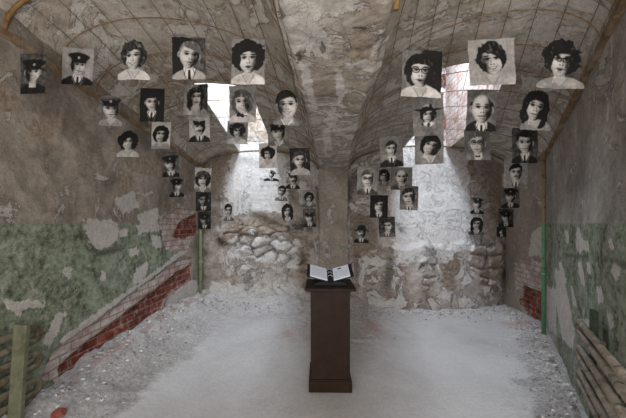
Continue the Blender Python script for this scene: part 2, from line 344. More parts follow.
def wallmat(name, cols, patch=(.55, .52, .48), brickscale=1.0, flake=.0, contrast=1.0, crack=.5, bump=.6, tint=None, kb=.35, laths=False, wear=0):
    """worn plaster; cols = three albedos; masks come from the mesh attributes m_green, m_brick, m_patch, m_dark, m_tan"""
    m, nt, b = newmat(name, .92); t = NT(nt)
    P = t.n('ShaderNodeTexCoord').outputs['Object']; U = t.n('ShaderNodeUVMap', uv_map='UVMap').outputs[0]
    big = t.noise(P, 1.1, 5, .6, .4); mid = t.noise(P, 4.5, 7, .65, .6); fine = t.noise(P, 22, 6, .7); grit = t.noise(P, 95, 3, .7)
    f = t.math('ADD', t.math('MULTIPLY', big, .55), t.math('MULTIPLY', mid, .45))
    f = t.math('MULTIPLY_ADD', t.math('SUBTRACT', f, .5), 1.9*contrast, .5)
    c = t.ramp(f, [(.2, cols[0]), (.5, cols[1]), (.8, cols[2])])
    # automatic scabs of lost plaster
    sc = t.noise(P, 2.3, 9, .68, 1.2)
    scab = t.step(sc, .60-flake*.12, .625-flake*.12)
    c = t.mix(t.math('MULTIPLY', scab, .75), c, patch)
    rim = t.math('MULTIPLY', t.step(sc, .585-flake*.12, .60-flake*.12), t.math('SUBTRACT', 1.0, scab)); c = t.mix(t.math('MULTIPLY', rim, .55), c, (.10, .08, .065))
    tan = t.step(t.math('MULTIPLY_ADD', t.math('SUBTRACT', mid, .5), .9, t.attr('m_tan')), .42, .56)
    c = t.mix(t.math('MULTIPLY', tan, .85), c, t.ramp(fine, [(.3, (.22, .165, .12)), (.7, (.38, .31, .24))]))
    # green distemper
    gm = t.math('MULTIPLY_ADD', t.math('SUBTRACT', fine, .5), .35, t.math('MULTIPLY_ADD', t.math('SUBTRACT', mid, .5), .30, t.attr('m_green')))
    gm = t.step(gm, .47, .53)
    wear_ = wear
    wear = t.step(t.noise(P, 9, 8, .76, .8), .56-wear_, .60-wear_)
    gcol = t.ramp(t.math('MULTIPLY_ADD', t.math('SUBTRACT', mid, .5), 1.5, t.math('MULTIPLY', fine, 1.0)), [(.25, (.095, .10, .073)), (.45, (.185, .213, .155)), (.72, (.275, .322, .242))])
    gcol = t.mix(t.math('MULTIPLY', wear, .75), gcol, (.36, .36, .31))
    c = t.mix(gm, c, gcol)
    pm = t.step(t.math('MULTIPLY_ADD', t.math('SUBTRACT', mid, .5), .7, t.math('MULTIPLY_ADD', t.math('SUBTRACT', fine, .5), .5, t.attr('m_patch'))), .46, .54)
    c = t.mix(pm, c, t.mix(mid, tuple(x*.8 for x in patch), tuple(min(1, x*1.15) for x in patch)))
    # bricks
    bk = t.n('ShaderNodeTexBrick'); t.L(U, bk.inputs['Vector']); bk.offset = .5
    for k, v in (('Scale', 1.0), ('Brick Width', .235), ('Row Height', .084), ('Mortar Size', .009), ('Mortar Smooth', .35), ('Bias', -.1)): bk.inputs[k].default_value = v
    bk.inputs['Color1'].default_value = (.27, .068, .043, 1); bk.inputs['Color2'].default_value = (.17, .045, .030, 1); bk.inputs['Mortar'].default_value = (.27, .20, .175, 1)
    bc = t.mix(t.math('MULTIPLY', t.step(t.noise(P, 13, 5, .7), .52, .62), .6), bk.outputs['Color'], (.44, .36, .33))
    bc = t.mix(t.math('MULTIPLY', t.step(t.noise(P, 7, 5, .7), .4, .62), .8), bc, t.mix(1.0, bc, (.42, .40, .42), 'MULTIPLY'))
    wb = t.step(t.math('MULTIPLY_ADD', t.math('SUBTRACT', fine, .5), .45, t.math('MULTIPLY_ADD', t.math('SUBTRACT', mid, .5), 1.3, t.attr('m_wash'))), .46, .54)
    wc = t.mix(t.math('MULTIPLY', bk.outputs['Fac'], .7), t.mix(t.step(mid, .4, .62), (.54, .49, .46), (.36, .25, .22)), (.22, .165, .15))
    c = t.mix(wb, c, wc)
    bm_ = t.step(t.math('MULTIPLY_ADD', t.math('SUBTRACT', fine, .5), .45, t.math('MULTIPLY_ADD', t.math('SUBTRACT', mid, .5), .9, t.attr('m_brick'))), .46, .54)
    c = t.mix(bm_, c, bc)
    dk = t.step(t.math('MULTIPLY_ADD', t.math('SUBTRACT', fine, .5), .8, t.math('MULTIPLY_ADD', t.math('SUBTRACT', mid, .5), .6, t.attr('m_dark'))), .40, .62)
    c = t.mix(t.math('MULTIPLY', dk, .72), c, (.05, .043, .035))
    if laths:                                    # board marks of the vault formwork, running along the cell
        sep = t.n('ShaderNodeSeparateXYZ'); t.L(U, sep.inputs[0])
        fr = t.math('FRACT', t.math('MULTIPLY', t.math('ADD', sep.outputs[0], t.math('MULTIPLY', fine, .012)), 4.6))
        ln = t.math('SUBTRACT', 1.0, t.step(t.math('ABSOLUTE', t.math('SUBTRACT', fr, .5)), .015, .05))
        c = t.mix(t.math('MULTIPLY', ln, .32), c, (.07, .055, .04))
    if crack:
        vo = t.n('ShaderNodeTexVoronoi', feature='DISTANCE_TO_EDGE'); vo.inputs['Scale'].default_value = 2.6
        ad = t.n('ShaderNodeVectorMath', operation='MULTIPLY_ADD'); nz = t.n('ShaderNodeTexNoise'); t.L(P, nz.inputs[0]); nz.inputs['Scale'].default_value = 4
        nz.inputs['Detail'].default_value = 6; t.L(nz.outputs['Color'], ad.inputs[0]); ad.inputs[1].default_value = (.5, .5, .5); t.L(P, ad.inputs[2]); t.L(ad.outputs[0], vo.inputs['Vector'])
        cr = t.math('SUBTRACT', 1.0, t.step(vo.outputs['Distance'], .002, .014))
        cr = t.math('MULTIPLY', cr, t.step(big, .46, .6)); c = t.mix(t.math('MULTIPLY', cr, crack), c, (.06, .05, .04))
    spk = t.step(t.noise(P, 48, 4, .75), .64, .70)
    c = t.mix(t.math('MULTIPLY', spk, .45), c, (.09, .075, .06))
    c = t.mix(1.0, c, t.ramp(t.math('ADD', t.math('MULTIPLY', fine, .5), t.math('MULTIPLY', grit, .5)), [(.28, (.50, .485, .47)), (.70, (1.28, 1.27, 1.26))]), 'MULTIPLY')
    if tint: c = t.mix(1.0, c, tint, 'MULTIPLY')
    t.L(c, b.inputs['Base Color'])
    h = t.math('ADD', t.math('MULTIPLY', fine, .35), t.math('MULTIPLY', mid, .9))
    h = t.math('ADD', h, t.math('MULTIPLY', scab, -.35)); h = t.math('ADD', h, t.math('MULTIPLY', gm, .12)); h = t.math('ADD', h, t.math('MULTIPLY', bm_, -.5))
    h = t.math('ADD', h, t.math('MULTIPLY', t.math('MULTIPLY', bk.outputs['Fac'], t.math('MAXIMUM', bm_, wb)), -.4)); h = t.math('ADD', h, t.math('MULTIPLY', grit, .08)); h = t.math('ADD', h, t.math('MULTIPLY', dk, -.3))
    bp = t.n('ShaderNodeBump'); bp.inputs['Strength'].default_value = bump; bp.inputs['Distance'].default_value = .03
    t.L(h, bp.inputs['Height']); t.L(bp.outputs[0], b.inputs['Normal'])
    return m

def rusty(name, c1, c2, c3, scale=14, rough=.8, metal=0.0, bump=.3):
    m, nt, b = newmat(name, rough); t = NT(nt); P = t.n('ShaderNodeTexCoord').outputs['Object']
    n1 = t.noise(P, scale, 6, .7, .5); n2 = t.noise(P, scale*5, 3)
    c = t.ramp(n1, [(.35, c1), (.5, c2), (.66, c3)]); c = t.mix(t.math('MULTIPLY', n2, .4), c, tuple(x*.5 for x in c2))
    t.L(c, b.inputs['Base Color']); b.inputs['Metallic'].default_value = metal
    bp = t.n('ShaderNodeBump'); bp.inputs['Strength'].default_value = bump; bp.inputs['Distance'].default_value = .01
    t.L(n1, bp.inputs['Height']); t.L(bp.outputs[0], b.inputs['Normal']); return m

M_left = wallmat('worn plaster left', ((.18, .155, .13), (.30, .262, .225), (.42, .37, .315)), (.50, .475, .445), flake=.08, contrast=1.4, crack=.3)
M_right = wallmat('worn plaster right', ((.22, .20, .18), (.33, .305, .28), (.45, .42, .38)), (.54, .51, .48), flake=.15, contrast=1.3, crack=.35, wear=.045)
M_side = wallmat('tan plaster', ((.235, .20, .165), (.33, .29, .25), (.42, .38, .335)), (.53, .49, .45), flake=0)
M_stone = wallmat('rubble stone', ((.20, .165, .135), (.38, .335, .295), (.54, .50, .47)), (.62, .60, .58), flake=.35, contrast=1.7, crack=.55, bump=1.0)
M_stone2 = wallmat('limewashed rubble stone', ((.25, .20, .17), (.45, .40, .365), (.60, .565, .54)), (.68, .66, .65), flake=.6, contrast=1.7, crack=.55, bump=1.0)
M_vault = wallmat('vault plaster', ((.30, .25, .195), (.46, .41, .35), (.56, .52, .465)), (.62, .585, .54), flake=.7, contrast=1.5, crack=.2)
M_soffit = wallmat('peeling soffit plaster', ((.25, .21, .17), (.39, .345, .295), (.48, .435, .385)), (.58, .55, .515), flake=.75, contrast=1.0, crack=.4, bump=.7)
M_shaft = wallmat('shaft plaster', ((.42, .40, .38), (.55, .53, .51), (.62, .60, .58)), (.5, .47, .44), flake=.5, crack=.3)
M_floor = None
M_timber = rusty('aged timber', (.12, .078, .045), (.25, .17, .10), (.38, .31, .24), 6)
M_rust = rusty('rusted steel', (.12, .075, .04), (.25, .155, .08), (.36, .25, .15), 20, .75, 0)
M_rib = rusty('ochre rusted steel', (.14, .075, .025), (.26, .155, .06), (.34, .22, .10), 12, .7)
M_rod = rusty('dark rusted rod', (.10, .07, .045), (.20, .14, .085), (.32, .24, .16), 20, .8)
M_lectern = rusty('dark brown paint', (.022, .0115, .007), (.027, .0145, .009), (.033, .019, .012), 9, .55, 0, .05)
M_binder = rusty('black binder vinyl', (.012, .012, .013), (.016, .016, .018), (.022, .022, .024), 30, .45, 0, .05)
M_pipe_rad = rusty('grimy radiator paint', (.09, .07, .052), (.20, .17, .135), (.29, .255, .205), 11, .7)
M_pipe_rad2 = rusty('green brown radiator paint', (.060, .045, .03), (.15, .125, .085), (.23, .22, .15), 9, .75)
M_post = rusty('pale green bracket paint', (.09, .088, .055), (.145, .148, .095), (.19, .198, .13), 9, .75)
M_post2 = rusty('dark green board paint', (.035, .045, .03), (.06, .075, .05), (.10, .115, .08), 9, .75)
M_thread = rusty('thin line', (.2, .2, .2), (.25, .25, .25), (.3, .3, .3), 20)

def pipemat(name, low, high, zsplit):
    m, nt, b = newmat(name, .65); t = NT(nt); P = t.n('ShaderNodeTexCoord').outputs['Object']
    sp = t.n('ShaderNodeSeparateXYZ'); t.L(P, sp.inputs[0]); n1 = t.noise(P, 16, 6, .7)
    k = t.step(t.math('MULTIPLY_ADD', n1, .04, sp.outputs[2]), zsplit+.01, zsplit+.03)
    c = t.mix(k, low, high); c = t.mix(t.step(n1, .56, .62), c, (.16, .11, .07)); t.L(c, b.inputs['Base Color'])
    return m
M_pipeL = pipemat('pipe two tone left', (.25, .32, .20), (.30, .25, .19), 1.57)
M_pipeR = pipemat('pipe two tone right', (.13, .30, .17), (.27, .215, .15), 1.60)

# ---------------------------------------------------------------- surfaces
def sdf(px, py, poly):
    d = np.full(px.shape, 1e9); inside = np.zeros(px.shape, bool); n = len(poly)
    for i in range(n):
        ax, ay = poly[i]; bx, by = poly[(i+1) % n]
        ex, ey = bx-ax, by-ay; wx, wy = px-ax, py-ay
        tt = np.clip((wx*ex+wy*ey)/(ex*ex+ey*ey+1e-12), 0, 1)
        d = np.minimum(d, (wx-ex*tt)**2+(wy-ey*tt)**2)
        with np.errstate(divide='ignore', invalid='ignore'):
            c = ((ay > py) != (by > py)) & (px < (bx-ax)*(py-ay)/(by-ay+1e-12)+ax)
        inside ^= c
    return np.where(inside, -1, 1)*np.sqrt(d)
def mask(s, z, polys, soft=.18):
    d = np.full(s.shape, 9.0)
    for p in polys: d = np.minimum(d, sdf(s, z, p))
    return np.clip(.5-d/soft, 0, 1)
MASKS = ('m_green', 'm_brick', 'm_patch', 'm_dark', 'm_tan', 'm_wash')
def grid_mesh(name, V, UV, mat, masks=None, keep=None, flip=False):
    """V (nv,nu,3); UV (nv,nu,2); masks dict of (nv,nu)"""
    nv, nu = V.shape[:2]
    idx = np.arange(nv*nu).reshape(nv, nu)
    q = np.stack([idx[:-1, :-1], idx[:-1, 1:], idx[1:, 1:], idx[1:, :-1]], -1).reshape(-1, 4)
    if keep is not None: q = q[keep.reshape(-1)]
    if flip: q = q[:, ::-1]
    me = bpy.data.meshes.new(name)
    vv = V.reshape(-1, 3); uu = UV.reshape(-1, 2)
    used = np.zeros(len(vv), bool); used[q.reshape(-1)] = True
    remap = np.cumsum(used)-1; q = remap[q]; vv = vv[used]; uu = uu[used]
    me.vertices.add(len(vv)); me.vertices.foreach_set('co', vv.astype(np.float32).reshape(-1))
    me.loops.add(q.size); me.loops.foreach_set('vertex_index', q.reshape(-1).astype(np.int32))
    me.polygons.add(len(q)); me.polygons.foreach_set('loop_start', np.arange(0, q.size, 4, dtype=np.int32))
    me.update(calc_edges=True); me.validate()
    uv = me.uv_layers.new(name='UVMap'); uv.data.foreach_set('uv', uu[q.reshape(-1)].astype(np.float32).reshape(-1))
    for k in (masks or {}):
        a = me.attributes.new(k, 'FLOAT', 'POINT'); a.data.foreach_set('value', masks[k].reshape(-1)[used].astype(np.float32))
    me.materials.append(mat); smooth(me)
    return me
def structure(name, me):
    return tag(link(name, me), kind='structure')

class Wall:
    def __init__(s, A, B):
        s.A = np.array(A, float); s.B = np.array(B, float); s.len = np.linalg.norm(s.B-s.A); s.d = (s.B-s.A)/s.len
        n = np.array([-s.d[1], s.d[0]]); mid = (s.A+s.B)/2
        s.n = n if n.dot(np.array([.3, 2.0])-mid) > 0 else -n       # points into the cell
    def px(s, x, y):
        """where on the wall (s, z) the line of sight through a photo point lands"""
        dx = (x-CX)/F; M = np.array([[dx, -s.d[0]], [1.0, -s.d[1]]]); t, q = np.linalg.solve(M, s.A)
        return (q, EYE-(y-HZ)/F*t)
    def poly(s, pts): return [s.px(*p) for p in pts]
    def build(s, name, z0, z1, res, mat, masks, disp, soft=.18, shaft=0):
        nu, nv = int(s.len/res)+2, int((z1-z0)/res)+2
        S, Z = np.meshgrid(np.linspace(0, s.len, nu), np.linspace(z0, z1, nv))
        mk = {k: np.zeros_like(S) for k in MASKS}
        for k, v in masks.items(): mk[k] = v(S, Z) if callable(v) else mask(S, Z, [s.poly(p) for p in v], soft)
        if shaft:
            hi_ = sst(3.05, 3.35, Z); nn_ = fbm(S*5, Z*5, 0, 300+shaft, 4)
            mk['m_brick' if shaft == 2 else 'm_tan'] = np.maximum(mk['m_brick' if shaft == 2 else 'm_tan'], hi_*np.clip(.52+(nn_-.5)*1.2, 0, 1)); mk['m_patch'] *= 1-hi_; mk['m_dark'] = np.maximum(mk['m_dark'], hi_*np.clip(.22+(fbm(S*9, Z*9, 0, 310, 3)-.5)*.9, 0, 1))
        D = disp(S, Z, mk)
        V = np.stack([s.A[0]+s.d[0]*S+s.n[0]*D, s.A[1]+s.d[1]*S+s.n[1]*D, Z], -1)
        f = np.cross([s.d[0], s.d[1], 0], [0, 0, 1])[:2].dot(s.n) < 0
        return structure(name, grid_mesh(name, V, np.stack([S, Z], -1), mat, mk, flip=f))

# plan of the two cells
LA, LB = (-2.37, -1.0), (-2.11, 5.72)              # left wall (slightly out of parallel)
def Lx(y): return -2.11-.04*(5.6-y)
LA = (Lx(-1.2), -1.2); LB = (Lx(5.95), 5.95)
def soff(y): return .40+.067*(y-5.8)               # centre line of the dividing pier and its soffit
SW = .275
RK = (3.50, 4.5); RC = (3.69, 5.80); RN = (1.60, 1.45)
SOF_Z = 2.64
def zl(y): return EYE+1.083+.087*(5.6-y)           # left springing height

left = Wall(LA, LB)
def plaster_disp(seed, amp=.03, lose=.015):
    def f(S, Z, mk):
        d = (fbm(S*1.3, Z*1.3, 0, seed, 5)-.5)*amp*2+(fbm(S*9, Z*9, 0, seed+3, 3)-.5)*amp*.35
        return d-lose*2*sst(.4, .6, mk['m_brick'])-lose*sst(.4, .6, mk['m_wash'])+lose*.3*sst(.4, .6, mk['m_green'])
    return f
left.build('wall_left', 0, 3.5, .022, M_left, {
    'm_green': [[(-60, 223), (165, 224), (170, 245), (182, 258), (152, 282), (112, 312), (62, 345), (45, 368), (76, 372), (60, 395), (20, 430), (-60, 520)]],
    'm_patch': [[(82, 220), (118, 221), (119, 238), (109, 248), (98, 251), (88, 243)], [(2, 299), (45, 302), (44, 308), (28, 309), (20, 315), (6, 309)], [(55, 314), (66, 311), (59, 330), (50, 346), (41, 343)],
                [(62, 267), (70, 267), (68, 278), (61, 276)], [(101, 271), (106, 274), (104, 281), (100, 278)], [(134, 268), (146, 261), (148, 266), (140, 285), (132, 283)], [(136, 214), (158, 208), (156, 226), (140, 224)],
                [(60, 340), (110, 302), (150, 274), (186, 246), (188, 250), (150, 280), (98, 318), (64, 346)], [(115, 200), (135, 190), (140, 208), (124, 214)], [(148, 345), (158, 314), (170, 296), (196, 278), (204, 300), (204, 345)], [(136, 226), (160, 222), (160, 231), (138, 234)], [(129, 249), (137, 247), (138, 255), (131, 257)], [(118, 232), (126, 228), (128, 236), (120, 238)], [(74, 288), (78, 287), (79, 293), (74, 292)], [(150, 236), (160, 234), (162, 250), (152, 246)]],
    'm_brick': [[(64, 386), (100, 362), (146, 332), (156, 314), (168, 294), (191, 280), (192, 264), (170, 279), (150, 294), (120, 318), (88, 343), (62, 368)], [(180, 222), (196, 214), (198, 232), (184, 240), (174, 236)]],
    'm_wash': [[(42, 380), (54, 352), (90, 326), (138, 288), (180, 258), (192, 258), (192, 270), (150, 304), (110, 336), (62, 384)], [(158, 222), (182, 206), (196, 210), (190, 250), (166, 250)]],
    'm_dark': [[(95, 252), (124, 247), (124, 250), (104, 255), (96, 256)]],
    'm_tan': [[(36, 118), (62, 114), (64, 124), (46, 140), (30, 134)], [(116, 176), (132, 172), (134, 186), (120, 190)], [(-40, 60), (14, 92), (20, 112), (-30, 108)], [(120, 150), (190, 170), (185, 185), (130, 170)]],
}, plaster_disp(1))

rightB = Wall(RN, RK)
rightB.build('wall_right', 0, 3.3, .018, M_right, {
    'm_green': [[(545, 223.5), (800, 222), (900, 600), (560, 500), (556, 300), (545, 290)]],
    'm_patch': [[(576, 232), (580, 228), (583, 238), (590, 243), (590, 252), (584, 250), (582, 255), (576, 250)], [(566, 231), (569, 231), (570, 243), (567, 243)], [(612, 240), (615, 238), (617, 250), (613, 250)], [(560, 262), (563, 262), (566, 282), (562, 282)], [(588, 262), (591, 264), (592, 276), (589, 274)], [(571, 286), (574, 288), (576, 306), (572, 304)], [(608, 312), (614, 316), (616, 330), (610, 326)], [(579, 262), (582, 262), (586, 285), (582, 285)],
                [(556, 268), (562, 272), (570, 307), (574, 330), (572, 350), (562, 340), (556, 300)], [(597, 287), (603, 286), (606, 301), (600, 303)], [(616, 262), (621, 268), (619, 280), (613, 272)], [(548, 285), (556, 290), (557, 335), (549, 332)],
                [(578, 318), (592, 320), (596, 335), (586, 345), (577, 335)]],
    'm_dark': [[(566, 254), (590, 256), (590, 258), (566, 257)], [(606, 258), (628, 264), (628, 267), (606, 261)]],
}, plaster_disp(11))
rightN = Wall((1.62, -1.2), RN)
rightN.build('wall_right_front', 0, 3.3, .05, M_right, {'m_green': lambda S, Z: np.clip(.5-(Z-1.6)/.16, 0, 1)}, plaster_disp(12))
rightA = Wall(RK, RC)
rightA.build('wall_right_back', 0, 3.3, .02, M_side, {
    'm_patch': [[(531, 233), (541, 226), (546, 236), (545, 262), (538, 255), (529, 258)]],
    'm_brick': [[(522, 286), (534, 290), (549, 296), (550, 330), (536, 322), (519, 305)]],
    'm_wash': [[(512, 262), (530, 257), (549, 266), (549, 300), (536, 292), (516, 290)]],
}, plaster_disp(13, .02, .02))

# rough stone end walls, standing behind the pier
def cells(x, y, seed):
    """distance to the edge between jittered cells (F2-F1) and a random value per cell"""
    ix, iy = np.floor(x).astype(np.int64), np.floor(y).astype(np.int64)
    f1 = np.full(x.shape, 9.0); f2 = np.full(x.shape, 9.0); val = np.zeros(x.shape)
    for dx in (-1, 0, 1):
        for dy in (-1, 0, 1):
            jx, jy = ix+dx, iy+dy
            d = np.hypot(jx+.15+.7*_hash(jx, jy, 0*jx, seed)-x, jy+.15+.7*_hash(jx, jy, 0*jx+1, seed)-y)
            near = d < f1
            f2 = np.where(near, f1, np.minimum(f2, d)); val = np.where(near, _hash(jx, jy, 0*jx+2, seed), val); f1 = np.where(near, d, f1)
    return f2-f1, val
def stone_disp(seed, ledge, amp=.05, show=None, bulge=0.0, length=3.0):
    def f(S, Z, mk):
        wx = S+.34*(fbm(S*2.5, Z*2.5, 5, seed+9, 4)-.5); wz = Z+.30*(fbm(S*2.5, Z*2.5, 8, seed+4, 4)-.5)
        d = (fbm(wx*1.4, wz*1.5, 0, seed, 4)-.5)*amp*1.6+(fbm(wx*9, wz*11, 0, seed+3, 4)-.5)*amp*.45
        lz = ledge+.22*(fbm(S*2.2, 0*S, 3, seed+21, 3)-.5)*2
        k = 1-sst(lz-.10, lz+.06, Z)
        e, v = cells(wx/.34, wz/.20, seed+50)
        bare = sst(.44, .60, mask(S, Z, show(), .35)+(fbm(S*3.2, Z*3.2, 2, seed+60, 4)-.5)*.9) if show else 0*S
        gap = 1-sst(.03, .16, e)
        d = d+k*.06+bare*((v-.5)*.07+.03*sst(0, .5, e)-.05*gap)
        mk['m_dark'] = np.maximum(mk['m_dark'], bare*gap*.52)
        mk['m_dark'] = np.maximum(mk['m_dark'], k*np.clip((fbm(S*3.5, Z*4.5, 4, seed+70, 5)-.52)*3.2, 0, .50))
        mk['m_tan'] = np.maximum(mk['m_tan'], bare*np.clip(v*.75, 0, .55))
        up = .22+.78*k; d = d*up
        d = d+bulge*np.sin(np.clip(S/length, 0, 1)*math.pi)**.7*(1-sst(.9, 2.5, Z))
        return np.where(Z > 3.0, d*.5, d)
    return f
backL = Wall((LB[0]-.03, 5.82), (.25, 5.93))
backL.build('wall_back_left', 0, 4.62, .017, M_stone, {
    'm_dark': [[(216, 238), (226, 235), (228, 244), (218, 246)], [(250, 212), (262, 214), (282, 226), (262, 222)], [(290, 226), (312, 218), (312, 224), (296, 232)]],
    'm_tan': [[(252, 216), (266, 214), (272, 226), (258, 234)], [(228, 224), (240, 220), (252, 232), (236, 236)], [(296, 255), (306, 250), (308, 275), (300, 280)], [(198, 160), (232, 150), (222, 176), (206, 200), (198, 190)]],  # last tan area paints in the shaded corner beside the daylight band
    'm_patch': [[(240, 60), (276, 60), (290, 214), (262, 210), (232, 216), (226, 190)], [(225, 240), (250, 236), (300, 240), (300, 268), (262, 262), (235, 258)], [(212, 282), (300, 286), (316, 300), (206, 300)]],  # first pale patch paints the daylight band below the shaft onto the stone
}, stone_disp(41, 1.56, .05, lambda: [backL.poly(p) for p in ([(218, 236), (246, 224), (262, 212), (280, 222), (312, 224), (308, 246), (286, 262), (256, 262), (232, 250)], [(296, 262), (310, 256), (312, 290), (300, 286)])]), .5, 1)
backR = Wall((.55, 5.93), (RC[0]+.05, RC[1]+.02))
backR.build('wall_back_right', 0, 4.96, .018, M_stone2, {
    'm_dark': [[(396, 226), (402, 228), (404, 234), (396, 232)], [(420, 246), (430, 248), (432, 258), (422, 258)], [(346, 182), (356, 170), (362, 172), (354, 188), (346, 215)], [(384, 255), (388, 255), (389, 275), (383, 288), (381, 284)],
               [(464, 232), (484, 236), (484, 244), (468, 242)], [(498, 268), (508, 272), (500, 282), (494, 278)]],
    'm_tan': [[(448, 148), (512, 165), (512, 300), (498, 290), (500, 240), (486, 190), (470, 180)], [(435, 240), (450, 232), (452, 268), (444, 290), (436, 282)], [(350, 210), (372, 220), (376, 248), (352, 258)]],  # first tan area has the shade right of the daylight band painted in
    'm_patch': [[(396, 60), (450, 60), (470, 210), (478, 232), (440, 260), (392, 262), (388, 200)], [(404, 147), (470, 150), (466, 225), (404, 222)]],  # pale patches paint the wash of skylight under the opening
}, stone_disp(77, 1.25, .035, lambda: [backR.poly(p) for p in ([(466, 240), (486, 232), (504, 250), (498, 280), (476, 284), (462, 266)], [(410, 262), (432, 252), (436, 276), (420, 284)])], .30, 3.15), .5, 2)

# pier between the cells: a pilaster standing forward of the stone
def pier_mesh():
    y0, y1 = 5.72, 6.0; x0, x1 = soff(y0)-SW+.0, soff(y0)+SW
    pts = []
    per = [(x0, y1), (x0, y0), (x1, y0), (x1, y1)]
    segs = [(per[i], per[i+1]) for i in range(3)]
    P = []; U = []; acc = 0
    for (a, b_) in segs:
        n = max(4, int(math.dist(a, b_)/.018))
        for k in range(n):
            q = k/n; P.append((a[0]+(b_[0]-a[0])*q, a[1]+(b_[1]-a[1])*q)); U.append(acc+math.dist(a, b_)*q)
        acc += math.dist(a, b_)
    P.append(per[3]); U.append(acc)
    P = np.array(P); U = np.array(U); Z = np.linspace(0, SOF_Z+.05, 150)
    UU, ZZ = np.meshgrid(U, Z); X = np.tile(P[:, 0], (len(Z), 1)); Y = np.tile(P[:, 1], (len(Z), 1))
    n = (fbm(UU*3, ZZ*3, 0, 5, 5)-.5)*.05+(fbm(UU*14, ZZ*14, 0, 6, 3)-.5)*.02
    cx = soff(y0); V = np.stack([X+np.sign(X-cx)*n*.6, Y-n, ZZ], -1)
    mk = {k: np.zeros_like(UU) for k in MASKS}
    mk['m_brick'] = np.clip(.16+.38*(fbm(UU*2, ZZ*1.4, 0, 9, 2)-.4)+.12*(ZZ > 1.7)*(ZZ < 2.4), 0, 1)
    mk['m_green'] = np.clip(.52-np.abs(ZZ-1.15)/.7, 0, .5)
    mk['m_tan'] = np.full_like(UU, .24)
    return grid_mesh('wall_middle', V, np.stack([UU, ZZ], -1), M_side, mk)
structure('wall_middle', pier_mesh())

# soffit of the removed dividing wall, running back to the pier
def soffit_mesh():
    ys = np.linspace(-1.2, 5.95, 400); us = np.linspace(-1, 1, 44)
    U, Y = np.meshgrid(us, ys)
    wv = (fbm(Y*1.5, 0*Y+np.sign(U)*3, 0, 51, 4)-.5)*.09
    X = soff(Y)+U*(SW+.02)+wv*np.abs(U)**3
    k = np.abs(U)
    Zs = SOF_Z+(fbm(X*2.2, Y*2.2, 0, 52, 5)-.5)*.06+(fbm(X*11, Y*11, 0, 53, 3)-.5)*.02+.05*sst(.8, 1.0, k)
    mk = {q: np.zeros_like(U) for q in MASKS}
    n = fbm(X*1.6, Y*1.0, 0, 60, 4)
    def sp(pts): return [(CX*0+(p[0]-CX)/F*((SOF_Z-EYE)/((HZ-p[1])/F)), (SOF_Z-EYE)/((HZ-p[1])/F)) for p in pts]
    mk['m_patch'] = mask(X, Y, [sp(p) for p in ([(276, 0), (322, 0), (316, 20), (326, 34), (332, 50), (326, 58), (312, 50), (304, 30), (290, 22), (280, 10)], [(300, 62), (310, 70), (318, 110), (314, 112), (304, 90)], [(334, 68), (342, 70), (344, 100), (338, 104)], [(322, 130), (330, 126), (332, 150), (325, 150)])], .12)
    mk['m_tan'] = np.clip(.22+.55*(n-.45)+.22*mask(X, Y, [sp([(334, 0), (386, 0), (372, 60), (350, 62), (338, 40)]), sp([(296, 30), (304, 36), (306, 60), (298, 64)])], .05), 0, 1)
    mk['m_dark'] = mask(X, Y, [sp(p) for p in ([(296, 52), (300, 50), (302, 60), (298, 62)], [(352, 25), (368, 27), (366, 30), (353, 28)], [(322, 40), (326, 48), (324, 56), (320, 50)])], .03)
    V = np.stack([X, Y, Zs], -1)
    return grid_mesh('ceiling_middle', V, np.stack([X, Y], -1), M_soffit, mk, flip=True)
structure('ceiling_middle', soffit_mesh())

# vaults
def vault_L(t):      # t = 0 far .. 1 near : left spring, right spring, crown height
    y = 5.93-t*7.1
    return (np.array([Lx(y)-.02, y, zl(y)+.0]), np.array([soff(y)-SW, y+.0, SOF_Z+.02]), EYE+1.44+.123*(5.7-y))
RB = [(RC[0]+.03, RC[1]+.05), (RK[0]+.02, RK[1]), (RN[0]+.02, RN[1]), (1.64, -1.2)]
_rl = [0]
for a_, b2_ in zip(RB, RB[1:]): _rl.append(_rl[-1]+math.dist(a_, b2_))
def vault_R(t):
    q = t*_rl[-1]; i = max(k for k in range(3) if _rl[k] <= q+1e-9); u = (q-_rl[i])/(_rl[i+1]-_rl[i])
    x = RB[i][0]*(1-u)+RB[i+1][0]*u; y = RB[i][1]*(1-u)+RB[i+1][1]*u
    ly = min(y+.15+.11*(5.8-y), 5.97); z = EYE+1.0+.075*max(0, 4.5-y)
    return (np.array([soff(ly)+SW, ly, SOF_Z+.02]), np.array([x, y, z]), EYE+1.495+.03*(5.8-y))
def vpoint(fn, t, a):
    L, R, c = fn(t); k = (1-math.cos(a))/2; e = max(c-(L[2]+R[2])/2, .1)
    p = L+(R-L)*k; p[2] += e*math.sin(a)**.9; return p
def hole_L(fn, t):
    L, R, c = fn(t); y = L[1]
    return ((-1.43-L[0])/(R[0]-L[0]), (-.76-L[0])/(R[0]-L[0])) if y > 3.63 else None
def hole_R(fn, t):
    L, R, c = fn(t)
    if R[1] < 2.75: return None
    q = (R[1]-2.75)/(5.8-2.75); return (.40*(1-q)+.35*q, .73*(1-q)+.63*q)
